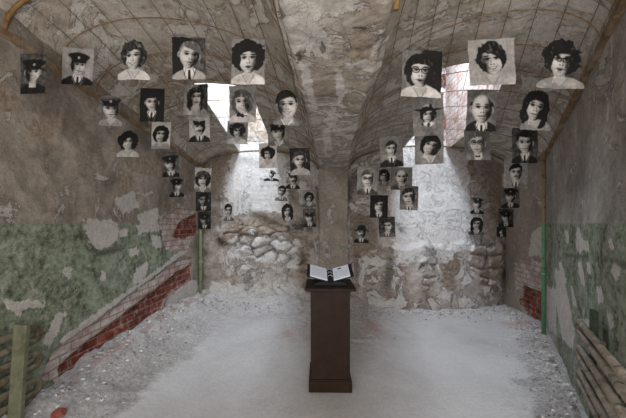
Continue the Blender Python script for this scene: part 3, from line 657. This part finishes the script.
def build_vault(name, fn, hole, seed):
    nt, na = 330, 130
    T = np.linspace(0, 1, nt); V = np.zeros((na, nt, 3)); UV = np.zeros((na, nt, 2)); K = np.zeros((na, nt)); keepc = np.ones((na, nt), bool)
    Aa = np.linspace(0, math.pi, na)
    # put grid lines on the edges of the opening
    for j, t in enumerate(T):
        L, R, c = fn(t); h = hole(fn, t)
        kk = (1-np.cos(Aa))/2
        hh = h or hole(fn, next(tt for tt in T[::-1] if hole(fn, tt)))
        i0 = 42; i1 = 78
        kk = np.concatenate([(1-np.cos(np.linspace(0, math.acos(1-2*hh[0]), i0+1)))/2, (1-np.cos(np.linspace(math.acos(1-2*hh[0]), math.acos(1-2*hh[1]), i1-i0+1)))[1:]/2, (1-np.cos(np.linspace(math.acos(1-2*hh[1]), math.pi, na-i1)))[1:]/2])
        a = np.arccos(np.clip(1-2*kk, -1, 1)); e = max(c-(L[2]+R[2])/2, .1)
        p = L[None]+(R-L)[None]*kk[:, None]; p[:, 2] += e*np.sin(a)**.9
        V[:, j] = p; UV[:, j, 0] = a/math.pi*2.6; UV[:, j, 1] = p[:, 1]; K[:, j] = kk
        if h: keepc[i0:i1, j] = False
    n = (fbm(V[..., 0]*1.6, V[..., 1]*1.6, V[..., 2], seed, 5)-.5)*.05+(fbm(V[..., 0]*8, V[..., 1]*8, V[..., 2]*8, seed+2, 3)-.5)*.012
    edge = np.minimum(1, np.minimum(K, 1-K)/.05); V[..., 2] += n*edge
    mk = {k: np.zeros_like(K) for k in MASKS}
    mk['m_tan'] = np.clip(.26+.6*(fbm(V[..., 0]*1.2, V[..., 1]*1.2, 0, seed+7, 3)-.5), 0, 1)
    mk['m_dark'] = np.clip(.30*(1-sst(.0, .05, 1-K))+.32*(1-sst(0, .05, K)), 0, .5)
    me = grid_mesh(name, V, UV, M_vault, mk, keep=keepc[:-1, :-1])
    o = structure(name, me)
    # shaft: jambs and near reveal rising to the roof light
    jt = np.where(~keepc[50])[0]; lo, hi = jt[0], jt[-1]+1
    ring = [V[42, j] for j in range(lo, hi+1)]+[V[i, hi] for i in range(43, 79)]+[V[78, j] for j in range(hi-1, lo-1, -1)]
    ring = np.array(ring)
    H = np.linspace(0, 1, 50)
    base = ring.copy(); base[:, 2] += -.004
    SV = base[None]+np.zeros((50, 1, 1)); SV[..., 2] = base[None, :, 2]*(1-H[:, None])+(4.62 if seed < 80 else 4.96)*H[:, None]
    acc = np.concatenate([[0], np.cumsum(np.linalg.norm(np.diff(ring[:, :2], axis=0), axis=1))])
    sx = (fbm(SV[..., 0]*3+SV[..., 1]*3, SV[..., 2]*3, 0, seed+9, 4)-.5)*.03*np.minimum(1, H*12)[:, None]
    SV[..., 0] += sx
    mk = {k: np.zeros(SV.shape[:2]) for k in MASKS}
    if seed > 80: mk['m_wash'] = np.clip(.15+.75*fbm(SV[..., 1]*1.2, SV[..., 2]*1.2, 0, seed+12, 2)+.2*sst(.3, 0, H)[:, None]*0, 0, 1)
    s_me = grid_mesh(name+'_shaft', SV, np.stack([np.tile(acc, (50, 1)), SV[..., 2]], -1), M_shaft, mk)
    structure('wall_shaft_'+('left' if seed < 80 else 'right'), s_me)
    # roof light frame at the head of the shaft
    xs, ys = ring[:, 0], ring[:, 1]
    return ring
ringL = build_vault('ceiling_left', vault_L, hole_L, 71)
ringR = build_vault('ceiling_right', vault_R, hole_R, 91)

# ---------------------------------------------------------------- floor with rubble banks along the walls
WALLS = [(LA, LB), ((LB[0], 5.85), (.13, 5.93)), ((.13, 5.72), (.68, 5.72)), ((.68, 5.93), RC), (RC, RK), (RK, RN), (RN, (1.62, -1.2))]
def wall_dist(X, Y):
    d = np.full(np.shape(X), 9.0)
    for a, b_ in WALLS:
        ex, ey = b_[0]-a[0], b_[1]-a[1]; tt = np.clip(((X-a[0])*ex+(Y-a[1])*ey)/(ex*ex+ey*ey), 0, 1)
        d = np.minimum(d, np.hypot(X-a[0]-ex*tt, Y-a[1]-ey*tt))
    return d
def bank(X, Y):
    d = wall_dist(X, Y); dp = np.hypot(X-.38, (Y-5.7)*.8)
    n = fbm(np.asarray(X)*3, np.asarray(Y)*3, 0, 201, 4)
    k = np.exp(-(d/(.20+.30*n))**2)*(.09+.13*n)+np.exp(-(dp/1.15)**2)*(.02+.16*n)
    dl = np.asarray(X)-Lx(np.asarray(Y)); hl = np.interp(Y, [1, 2.3, 2.9, 4.0, 5.2, 6], [.05, .08, .11, .17, .24, .14])
    k = k*np.where((np.asarray(X) > .9), .45, 1.0)
    k = k+hl*np.exp(-(dl/(.34+.22*n))**2)*(.75+.5*n)
    g = np.clip(k/.03, 0, 1)
    return k+g*(fbm(np.asarray(X)*13, np.asarray(Y)*13, 0, 203, 4)-.5)*.05+(fbm(np.asarray(X)*1.5, np.asarray(Y)*1.5, 0, 204, 2)-.5)*.012, g
def floormat():
    m, nt, b = newmat('dusty concrete', .95); t = NT(nt); P = t.n('ShaderNodeTexCoord').outputs['Object']
    big = t.noise(P, .9, 5, .6, .5); mid = t.noise(P, 5, 7, .65, .4); fine = t.noise(P, 34, 6, .75); grit = t.noise(P, 120, 3, .7)
    c = t.ramp(t.math('ADD', t.math('MULTIPLY', big, .7), t.math('MULTIPLY', mid, .3)), [(.32, (.36, .34, .33)), (.5, (.44, .42, .41)), (.7, (.50, .485, .475))])
    g = t.step(t.math('MULTIPLY_ADD', t.math('SUBTRACT', mid, .5), 1.2, t.attr('m_rubble')), .20, 1.15)
    rc = t.ramp(t.math('MULTIPLY_ADD', t.math('SUBTRACT', fine, .5), 1.4, grit), [(.22, (.25, .22, .205)), (.42, (.41, .38, .36)), (.60, (.50, .475, .455)), (.8, (.70, .67, .65))])
    c = t.mix(t.math('MULTIPLY', g, .75), c, rc)
    rd = t.step(t.math('MULTIPLY_ADD', t.math('SUBTRACT', mid, .5), 1.1, t.attr('m_red')), .35, .75)
    c = t.mix(t.math('MULTIPLY', rd, .5), c, (.36, .19, .16))
    c = t.mix(1.0, c, t.ramp(fine, [(.3, (.85, .85, .85)), (.7, (1.12, 1.12, 1.12))]), 'MULTIPLY')
    t.L(c, b.inputs['Base Color'])
    bp = t.n('ShaderNodeBump'); bp.inputs['Distance'].default_value = .03; t.L(t.math('MULTIPLY_ADD', g, 1.0, .06), bp.inputs['Strength'])
    t.L(t.math('ADD', fine, t.math('MULTIPLY', grit, .5)), bp.inputs['Height']); t.L(bp.outputs[0], b.inputs['Normal']); return m
X, Y = np.meshgrid(np.linspace(-2.7, 4.1, 300), np.linspace(-1.25, 6.1, 320))
Z, G = bank(X, Y)
red = np.clip(.62-np.hypot((X+.35)/.55, (Y-4.3)/.9)*.5, 0, 1)+np.clip(.7-np.hypot((X-.95)/.35, (Y-4.6)/.9)*.5, 0, 1)+np.clip(.75-np.hypot((X-3.2)/.5, (Y-4.75)/.3)*.5, 0, 1)+np.clip(.62-np.abs(X-Lx(Y)-.12)/.35, 0, 1)*(Y > 2.6)
me = grid_mesh('floor', np.stack([X, Y, Z], -1), np.stack([X, Y], -1), floormat(), {'m_rubble': np.clip((G*.9+np.exp(-(wall_dist(X, Y)/.42)**2)*.4)*np.interp(Y, [3.6, 5.0], [1, .5]), 0, 1), 'm_red': np.clip(red, 0, 1)})
structure('floor', me)
def fz(x, y): return float(bank(np.array([x]), np.array([y]))[0][0])

# ---------------------------------------------------------------- springing rails (timber strips where vault meets wall)
def rail(pts, wdt, hgt, name, nin):
    mb = MB()
    for (a, b_) in zip(pts, pts[1:]):
        a = Vector(a); b_ = Vector(b_); d = (b_-a).normalized(); s = Vector((-d.y, d.x, 0)).normalized()*nin
        n = 24; ring = []
        for i in range(n+1):
            p = a.lerp(b_, i/n); wo = (vnoise(p.y*3, p.x*3, 0, 5)-.5)*.02
            for (u, v_) in ((0, -hgt/2), (wdt, -hgt/2), (wdt, hgt/2), (0, hgt/2)): ring.append(p+s*(u+(wo if u else 0))+Vector((0, 0, v_+wo*.5)))
        f = [(i*4+k, i*4+(k+1) % 4, i*4+4+(k+1) % 4, i*4+4+k) for i in range(n) for k in range(4)]+[(0, 1, 2, 3), (n*4, n*4+3, n*4+2, n*4+1)]
        mb.add(ring, f)
    o = mb.build(name, M_timber, sm=False); tag(o, kind='structure'); return o
rail([(Lx(y)-.01, y, zl(y)-.01) for y in (-1.1, 2.5, 5.86)], .04, .055, 'trim_1', -1)
zr = lambda y: EYE+1.0+.075*max(0, 4.5-y)
rail([(1.61, -1.1, zr(-1.1)), (1.60, 1.45, zr(1.45)), (3.505, 4.5, zr(4.5)), (3.69, 5.75, zr(5.75))], .04, .05, 'trim_2', 1)

# ---------------------------------------------------------------- steel hoops and rods under the vaults
def t_of_y(fn, y, side):
    lo, hi = 0.0, 1.0
    for _ in range(40):
        m_ = (lo+hi)/2
        if fn(m_)[side][1] > y: lo = m_
        else: hi = m_
    return (lo+hi)/2
def hoop(fn, t, r, mat, drop=.035, a0=.03, a1=math.pi-.03):
    pts = []
    for i in range(49):
        a = a0+(a1-a0)*i/48; p = vpoint(fn, t if not isinstance(t, tuple) else t[0]+(t[1]-t[0])*(1-math.cos(a))/2, a); p[2] -= drop; p[0] += .02*math.cos(a); pts.append(p)
    return MB().tube(pts, r, 6).build('vault_hoop', mat, sm=True)
ordn = ['nearest', 'second', 'third', 'fourth', 'fifth', 'sixth', 'seventh', 'eighth', 'ninth', 'tenth', 'eleventh', 'twelfth']
for side, fn, ys, sd in (('left', vault_L, [2.18, 2.62, 3.05, 3.5, 3.95, 4.4, 4.85, 5.3, 5.74], 0), ('right', vault_R, [1.62, 2.02, 2.42, 2.82, 3.25, 3.7, 4.15, 4.6, 5.1, 5.55], 1)):
    for i, y in enumerate(ys):
        t = t_of_y(fn, y, sd); thick = i == 0 or i == len(ys)-1
        if i == 0 and not sd: t = (t_of_y(fn, 2.18, 0), t_of_y(fn, 2.75, 1))
        if i == 0 and sd: t = (t_of_y(fn, 1.46, 0), t_of_y(fn, 1.72, 1))
        o = hoop(fn, t, .016 if i == 0 else (.017 if thick else .0045), M_rib if i == 0 else (M_rod if thick else M_rust), a1=1.22 if (i == 0 and not sd) else math.pi-.03)  # end hoop thick and dark, standing also for the shadowed gap at the arch
        lab = ('thick ochre rusted hoop crossing the %s vault nearest the viewer' % side) if i == 0 else ('heavier dark hoop against the stone end wall of the %s cell' % side if thick else '%s thin rusted hoop under the %s vault counted from the front' % (ordn[i], side))
        tag(o, lab, 'vault hoop', 'steel hoops under the %s vault' % side)
def rod(fn, k, t0, t1, r=.0028):
    pts = []
    a = math.acos(1-2*k)
    for i in range(30):
        t = t0+(t1-t0)*i/29; p = vpoint(fn, t, a); p[2] -= .028; pts.append(p)
    return MB().tube(pts, r, 5).build('lath_rod', M_rod, sm=True)
for side, fn, hole in (('left', vault_L, hole_L), ('right', vault_R, hole_R)):
    ks = [.06, .13, .22, .32, .43, .54, .65, .76, .86, .95]
    for i, k in enumerate(ks):
        o = rod(fn, k, .03, .74)
        tag(o, '%s thin dark rod running lengthwise under the %s vault, counted from the left' % ('leftmost' if i == 0 else ordn[i], side), 'lath rod', 'lengthwise rods under the %s vault' % side)

# ---------------------------------------------------------------- corner pipes
def corner_pipe(x, y, r, mat, ztop, lab):
    e = empty('corner_pipe', (x, y, 0)); tag(e, lab, 'pipe')
    z0 = fz(x, y)-.02
    MB().tube([(0, 0, z0), (0, 0, ztop*.5), (0, 0, ztop)], r, 12).build('pipe', mat, e, sm=True)
    for zz in (.9, 2.2): MB().tube([(0, 0, zz-.02), (0, 0, zz+.02)], r*1.35, 12).build('clamp', mat, e, sm=True)
corner_pipe(-2.07, 5.52, .028, M_pipeL, 2.66, 'pale green vertical pipe in the far corner of the left wall')
corner_pipe(3.20, 4.16, .026, M_pipeR, 2.60, 'bright green vertical pipe at the corner of the right wall, tan above')

# ---------------------------------------------------------------- lectern with open binder
def lectern():
    e = empty('lectern', (.165, 2.86, 0), math.radians(-1)); tag(e, 'dark brown box lectern standing on the pale dusty floor before the pier', 'lectern')
    zb = .004
    MB().box(-.187, -.005, zb+.09, .187, .36, .965).build('body', M_lectern, e, bevel=.004)
    MB().box(-.205, -.025, zb, .205, .38, zb+.105).box(-.198, -.018, zb+.105, .198, .373, zb+.118).build('plinth', M_lectern, e, bevel=.004)
    MB().box(-.242, -.045, .965, .242, .47, .99).build('top', M_lectern, e, bevel=.004)
    MB().box(-.195, -.01, .945, .195, .366, .965).build('molding', M_lectern, e, bevel=.003)
    return e
lectern()
def binder():
    e = empty('binder', (.175, 3.02, .991)); tag(e, 'open black ring binder with white pages lying on the lectern top', 'binder')
    rx = math.radians(18)
    def plate(sgn, x0, x1, y0, y1, th, lift, bend=0):
        """one leaf hinged on the spine, rising outward and towards the back"""
        v = []
        for yy in (y0, y1):
            for xx in (x0, x1):
                for zz in (0, th):
                    z = xx*math.tan(math.radians(15))+yy*math.tan(rx)+zz+lift
                    v.append((sgn*xx, yy, z))
        return MB().add(v, [(0, 1, 3, 2), (4, 6, 7, 5), (0, 4, 5, 1), (2, 3, 7, 6), (0, 2, 6, 4), (1, 5, 7, 3)])
    MB().box(-.16, -.04, .0, .16, .27, .018).box(-.15, .20, .018, .15, .26, .10).box(-.13, -.03, .018, .13, .02, .03).build('stand', M_binder, e)
    for s in (-1, 1): plate(s, .012, .235, -.03, .24, .006, .03).build('cover', M_binder, e)
    plate(1, -.02, .02, -.03, .24, .004, .035).build('spine', M_binder, e)
    for s in (-1, 1):
        mb = plate(s, .030 if s < 0 else .034, .205 if s < 0 else .200, -.015, .225, .008, .037)
        mb.build('page', M_page[0 if s < 0 else 1], e)
    for yy in (.04, .105, .17):
        pts = [(math.cos(a)*.024, yy, .055+yy*math.tan(rx)+math.sin(a)*.02) for a in [math.pi*k/10 for k in range(11)]]
        MB().tube(pts, .0022, 6).build('ring', M_steel, e, sm=True)
def pagemat(name, blob):
    m, nt, b = newmat(name, .6); t = NT(nt); P = t.n('ShaderNodeTexCoord').outputs['Object']
    sp = t.n('ShaderNodeSeparateXYZ'); t.L(P, sp.inputs[0])
    fr = t.math('FRACT', t.math('MULTIPLY', sp.outputs[1], 85.0)); ln = t.step(fr, .62, .68)
    wd = t.step(t.noise(P, 160, 1), .42, .5); ax = t.math('ABSOLUTE', sp.outputs[0])
    mar = t.math('MULTIPLY', t.step(ax, .05, .052), t.math('SUBTRACT', 1.0, t.step(ax, .185, .187)))
    bd = t.math('MULTIPLY', t.step(sp.outputs[1], .01, .012), t.math('SUBTRACT', 1.0, t.step(sp.outputs[1], .15 if blob else .19, .152 if blob else .192)))
    k = t.math('MULTIPLY', t.math('MULTIPLY', ln, wd), t.math('MULTIPLY', mar, bd))
    c = t.mix(t.math('MULTIPLY', k, .5), (.74, .82, .93), (.14, .15, .19))
    if blob:
        vx = t.math('MULTIPLY', t.math('SUBTRACT', sp.outputs[0], .105), 40.0); vy = t.math('MULTIPLY', t.math('SUBTRACT', sp.outputs[1], .185), 60.0)
        r = t.math('ADD', t.math('MULTIPLY', vx, vx), t.math('MULTIPLY', vy, vy)); c = t.mix(t.math('SUBTRACT', 1.0, t.step(r, .8, 1.0)), c, (.03, .03, .03))
    t.L(c, b.inputs['Base Color']); return m
M_page = [pagemat('printed page', False), pagemat('printed page with emblem', True)]
M_steel, _n, _b = newmat('ring steel', .3); _b.inputs['Metallic'].default_value = 1; _b.inputs['Base Color'].default_value = (.6, .6, .62, 1)
binder()

# ---------------------------------------------------------------- wall radiators made of hairpin pipes
def radiator(W, s_end, s_near, zs, r, off, mat, lab, name='pipe_radiator'):
    """stacked hairpin pipes on wall W; s_end = far end with the bends"""
    s_end = Wall(W.A+W.n*off, W.B+W.n*off).px(s_end, 340)[0]
    P0 = W.A+W.d*s_end+W.n*off
    e = empty(name, (P0[0], P0[1], 0)); tag(e, lab, 'radiator')
    dirv = Vector((*(W.d*(1 if s_near > s_end else -1)), 0)); L = abs(s_near-s_end)
    nin = Vector((*W.n, 0))
    for i, (za, zb) in enumerate(zs):
        c = (za+zb)/2; h = (za-zb)/2; pts = [dirv*L+Vector((0, 0, za)), dirv*h+Vector((0, 0, za))]
        for k in range(1, 10):
            a = math.pi/2-math.pi*k/9; pts.append(dirv*(h-h*math.cos(a)*1.0)+Vector((0, 0, c+h*math.sin(a))))
        pts += [dirv*L+Vector((0, 0, zb))]
        bx = MB().tube(pts, r, 12).build('hairpin_pipe', mat, e, sm=True)
        for d_ in (.32, .9): 
            for zz in (za, zb): MB().tube([dirv*d_+Vector((0, 0, zz)), dirv*(d_+.035)+Vector((0, 0, zz))], r*1.18, 12).build('coupling', mat, bx, sm=True)
    return e, dirv, nin
zsR = [(.70, .60), (.52, .42), (.31, .21)]
sR = 579; 
e, dv, nn = radiator(rightB, sR, -.30, [(.87, .79), (.68, .60), (.50, .42)], .021, .085, M_pipe_rad, 'grey brown hairpin pipe radiator low on the green right wall')
for d_ in (.42,): MB().box(-.015, -.015, 0, .015, .015, .86).build('bracket', M_pipe_rad, e).location = dv*d_-nn*.035+Vector((0, 0, 0))
sL = 39
e, dv, nn = radiator(left, sL, .3, [(.80, .705), (.60, .505), (.40, .305)], .027, .10, M_pipe_rad2, 'rusty green pipe radiator low on the left wall beside the exposed bricks')
pm = MB().box(-.045, -.018, .0, .045, .018, .90).build('bracket', M_post, e, bevel=.006); pm.location = dv*.24+nn*.05+Vector((0, 0, -.0)); pm.rotation_euler = (math.radians(0), math.radians(4), 0); tag(pm, 'pale green flat bracket in front of the pipes')
pb = MB().box(-.045, -.015, .0, .045, .015, 1.02); q = rightB.px(605, 330)[0]; P0 = rightB.A+rightB.d*q+rightB.n*.055
o = pb.build('wall_board', M_post2, bevel=.004); o.location = (P0[0], P0[1], 0); o.rotation_euler = (0, 0, math.atan2(rightB.d[1], rightB.d[0])); tag(o, 'narrow dark green board upright against the right wall behind the radiator pipes', 'board')

# ---------------------------------------------------------------- portraits hung on thin lines
def papermat():
    m, nt, b = newmat('ink on film', .7); t = NT(nt); a = t.n('ShaderNodeVertexColor', layer_name='ink')
    P = t.n('ShaderNodeTexCoord').outputs['Object']; n = t.noise(P, 60, 4)
    c = t.mix(1.0, a.outputs['Color'], t.ramp(n, [(.3, (.93, .93, .93)), (.7, (1.04, 1.04, 1.04))]), 'MULTIPLY')
    t.L(c, b.inputs['Base Color']); b.inputs['Specular IOR Level'].default_value = .15; return m
M_paper = papermat()
rng = random.Random(4)
def vault_z(x, y):
    """lowest height of the vault above a floor point (bisection over the section)"""
    best = None
    for fn in (vault_L, vault_R):
        for t in np.linspace(0, 1, 60):
            L, R, c = fn(t)
            k = (x-L[0])/(R[0]-L[0])
            if 0 < k < 1:
                yy = L[1]+(R[1]-L[1])*k
                if best is None or abs(yy-y) < best[0]:
                    a = math.acos(1-2*k); best = (abs(yy-y), vpoint(fn, t, a)[2])
    return best[1] if best else SOF_Z
HH = .305
for i, (x0, y0, x1, y1, lab, st) in enumerate(PORTRAITS):
    hpx = y1-y0; Yd = F*HH/hpx
    Yd = min(Yd, 5.25+.02*(i % 5)); sz = hpx*Yd/F
    cxm = (x0+x1)/2
    # keep clear of the side walls
    for _ in range(60):
        Xc = (cxm-CX)/F*Yd; hw = (x1-x0)/2*Yd/F+.03
        okl = Xc-hw > Lx(Yd)+.05
        pr = np.array([Xc+hw, Yd])
        okr = all((pr-np.array(w_.A)).dot(w_.n) > .06 for w_ in (rightB, rightA)) if Xc > 1 else True
        zc = EYE-((y0+y1)/2-HZ)/F*Yd; zv = vault_z(Xc, Yd)
        okz = zc+hpx*Yd/F/2 < zv-.05 or abs(Xc-soff(Yd)) < SW
        if okl and okr and okz: break
        Yd *= .985
    H_ = hpx*Yd/F; W_ = (x1-x0)*Yd/F
    nh = int(max(50, min(100, hpx*2.3))); nw = int(max(36, nh*(x1-x0)/hpx))
    g, al = paint(st, nw, nh, i*31+7)
    U, Vv = np.meshgrid(np.linspace(-.5, .5, nw), np.linspace(-.5, .5, nh))
    jag = (fbm(Vv*18+i, U*0+i, 0, i, 3)-.5)*.02; curl = rng.uniform(-.05, .05)
    XX = U*W_+np.sign(U)*jag*W_*(np.abs(U) > .47); ZZ = Vv*H_+(fbm(U*18+i, 0*U+i*3, 0, i+4, 3)-.5)*.015*H_*(np.abs(Vv) > .47)
    YY = curl*(U**2)*W_*4*.3+(fbm(U*3+i, Vv*3, 0, i+8, 2)-.5)*.02
    keep = (al[:-1, :-1]+al[1:, 1:])/2 > .5
    me = grid_mesh('ink_portrait', np.stack([XX, YY, ZZ], -1), np.stack([U, Vv], -1), M_paper, {'g': g}, keep=keep)
    at = me.color_attributes.new('ink', 'FLOAT_COLOR', 'POINT'); gg = np.zeros(len(me.vertices), np.float32); me.attributes['g'].data.foreach_get('value', gg)
    gg = .010+.60*np.clip(gg, 0, 1)**1.35
    colr = np.stack([gg*1.0, gg*.94, gg*.885, np.ones_like(gg)], -1); at.data.foreach_set('color', colr.reshape(-1).astype(np.float32))
    me.attributes.remove(me.attributes['g'])
    e = empty('ink_portrait', (Xc, Yd, zc), 0); tag(e, lab, 'portrait')
    sh = link('sheet', me, e); sh.rotation_euler = (rng.uniform(-.05, .05), math.radians(rng.uniform(-2.5, 2.5)), rng.uniform(-.10, .10))
    so = sh.modifiers.new('thickness', 'SOLIDIFY'); so.thickness = .0012
    top = max(vault_z(Xc, Yd)-.01, zc+H_/2+.05)-zc
    if abs(Xc-soff(Yd)) < SW+.03: top = SOF_Z-zc
    cut = st.get('cut'); hx_ = W_*.12 if cut else W_*.42; hz = H_*(.36 if cut else .46)
    for s in (-1, 1): MB().tube([(s*hx_, .002, hz), (s*hx_, .002, max(top, hz+.03))], .0007, 4).build('hanging_line', M_thread, e)

# ---------------------------------------------------------------- loose rubble
def stone(mb, x, y, z, r, rg):
    n = 6; v = []; ax = [rg.uniform(.6, 1.3) for _ in range(3)]; th = rg.uniform(0, 6.28)
    base = [(0, 0, 1), (0, 0, -1)]+[(math.cos(a), math.sin(a), 0) for a in [2*math.pi*k/5 for k in range(5)]]
    for (a, b_, c) in base:
        k = r*rg.uniform(.7, 1.2); X_, Y_ = a*ax[0], b_*ax[1]
        v.append((x+(X_*math.cos(th)-Y_*math.sin(th))*k, y+(X_*math.sin(th)+Y_*math.cos(th))*k, z+c*ax[2]*k*.7))
    f = []
    for k in range(5): f.append((0, 2+k, 2+(k+1) % 5)); f.append((1, 2+(k+1) % 5, 2+k))
    mb.add(v, f)
def stonemat(name, a, b_, c):
    m, nt, b = newmat(name, .95); t = NT(nt); P = t.n('ShaderNodeTexCoord').outputs['Object']
    n = t.noise(P, 9, 3, .8); vo = t.n('ShaderNodeTexVoronoi'); t.L(P, vo.inputs['Vector']); vo.inputs['Scale'].default_value = 22
    k = t.n('ShaderNodeSeparateColor'); t.L(vo.outputs['Color'], k.inputs[0])
    t.L(t.ramp(k.outputs[0], [(.2, a), (.55, b_), (.9, c)]), b.inputs['Base Color']); return m
M_rub = stonemat('rubble stones', (.20, .17, .155), (.40, .37, .35), (.68, .66, .64))
M_brickbit = stonemat('brick chunk', (.20, .06, .045), (.30, .10, .07), (.36, .18, .14))
M_plasterbit = stonemat('plaster chunk', (.36, .34, .32), (.50, .48, .46), (.66, .65, .63))
rg = random.Random(9)
def rubble(name, fn, n, lab):
    mb = MB()
    for _ in range(n):
        x, y = fn(); z, gk = bank(np.array([x]), np.array([y])); r = .005+.017*rg.random()**3
        stone(mb, x, y, float(z[0])+r*.2, r, rg)
    o = mb.build(name, M_rub); tag(o, lab, 'rubble', kind='stuff')
def along(a, b_, nin, spread):
    def f():
        q = rg.random(); d = .03+abs(rg.gauss(0, spread)); return a[0]+(b_[0]-a[0])*q+nin[0]*d, a[1]+(b_[1]-a[1])*q+nin[1]*d
    return f
rubble('rubble', along((Lx(1.6), 1.6), (Lx(5.7), 5.7), (1, 0), .22), 1500, 'loose grey rubble and grit banked along the foot of the left wall')
rubble('rubble', along((-2.0, 5.7), (.1, 5.7), (0, -1), .22), 700, 'loose pale rubble along the foot of the left stone wall')
rubble('rubble', along((.9, 5.52), (3.5, 5.5), (0, -1), .2), 800, 'loose pale rubble along the foot of the right stone wall')
rubble('rubble', along((3.65, 5.6), (3.43, 4.5), (-1, 0), .16), 350, 'loose rubble below the brick patch beside the right corner pipe')
rubble('rubble', along((3.40, 4.45), (1.9, 1.9), (-.82, .5), .17), 1300, 'loose grey rubble and grit banked along the foot of the right wall')
def pierf():
    a = rg.uniform(math.pi, 2*math.pi); d = .25+abs(rg.gauss(0, .6)); return .4+math.cos(a)*d*.8, 5.6+math.sin(a)*d
rubble('rubble', pierf, 500, 'scattered grit on the dirt mound in front of the middle pier')
ORD = ['first', 'second', 'third', 'fourth', 'fifth', 'sixth', 'seventh']
def chunk(name, px, py, r, mat, lab, cat, group=None):
    for t in np.arange(1.2, 6, .01):
        x = (px-CX)/F*t; y = t
        if EYE-(py-HZ)/F*t < fz(x, y): break
    mb = MB(); bm = bmesh.new(); bmesh.ops.create_icosphere(bm, subdivisions=2, radius=r); sd = rg.randint(0, 999)
    for v in bm.verts:
        n = float(vnoise(v.co.x/r*1.3+5, v.co.y/r*1.3+5, v.co.z/r*1.3+5, sd)); v.co *= .65+.7*n; v.co.z *= .6
    me = bpy.data.meshes.new(name); bm.to_mesh(me); bm.free(); me.materials.append(mat); o = link(name, me)
    o.location = (x, y, fz(x, y)+r*.22); o.rotation_euler = (0, 0, rg.uniform(0, 6)); tag(o, lab, cat, group)
chunk('brick_chunk', 59, 415, .055, M_brickbit, 'reddish brick chunk at the bottom left corner of the floor', 'brick chunk')
chunk('plaster_chunk', 201, 301, .06, M_plasterbit, 'white plaster lump at the foot of the left corner pipe', 'plaster chunk')
chunk('plaster_chunk', 300, 313, .05, M_plasterbit, 'pale plaster lump on the mound just left of the lectern', 'plaster chunk')
chunk('plaster_chunk', 500, 346, .018, M_rub, 'dark pebble lying alone on the clean floor toward the right cell', 'pebble')
for i, (px, py, r) in enumerate(((186, 318, .022), (172, 330, .02), (160, 340, .022), (141, 352, .018), (118, 370, .018), (104, 384, .018), (88, 400, .018))):
    chunk('plaster_chunk', px, py, r, M_plasterbit, 'small pale plaster lump in the rubble by the left wall, %s from the far corner' % ORD[i], 'plaster chunk', 'plaster lumps by the left wall')
for i, (px, py, r) in enumerate(((536, 338, .024), (547, 346, .024), (553, 357, .024), (560, 372, .02), (568, 386, .02), (575, 401, .018))):
    chunk('stone', px, py, r, M_rub, 'small grey stone in the rubble by the right wall, %s from the corner pipe' % ORD[i], 'stone', 'stones by the right wall')
for i, (px, py, r) in enumerate(((380, 313, .03), (400, 312, .025), (432, 315, .03), (462, 318, .03), (490, 320, .03), (505, 321, .025))):
    chunk('stone', px, py, r, M_plasterbit, 'pale stone at the foot of the right stone wall, %s from the pier' % ORD[i], 'stone', 'stones below the right stone wall')
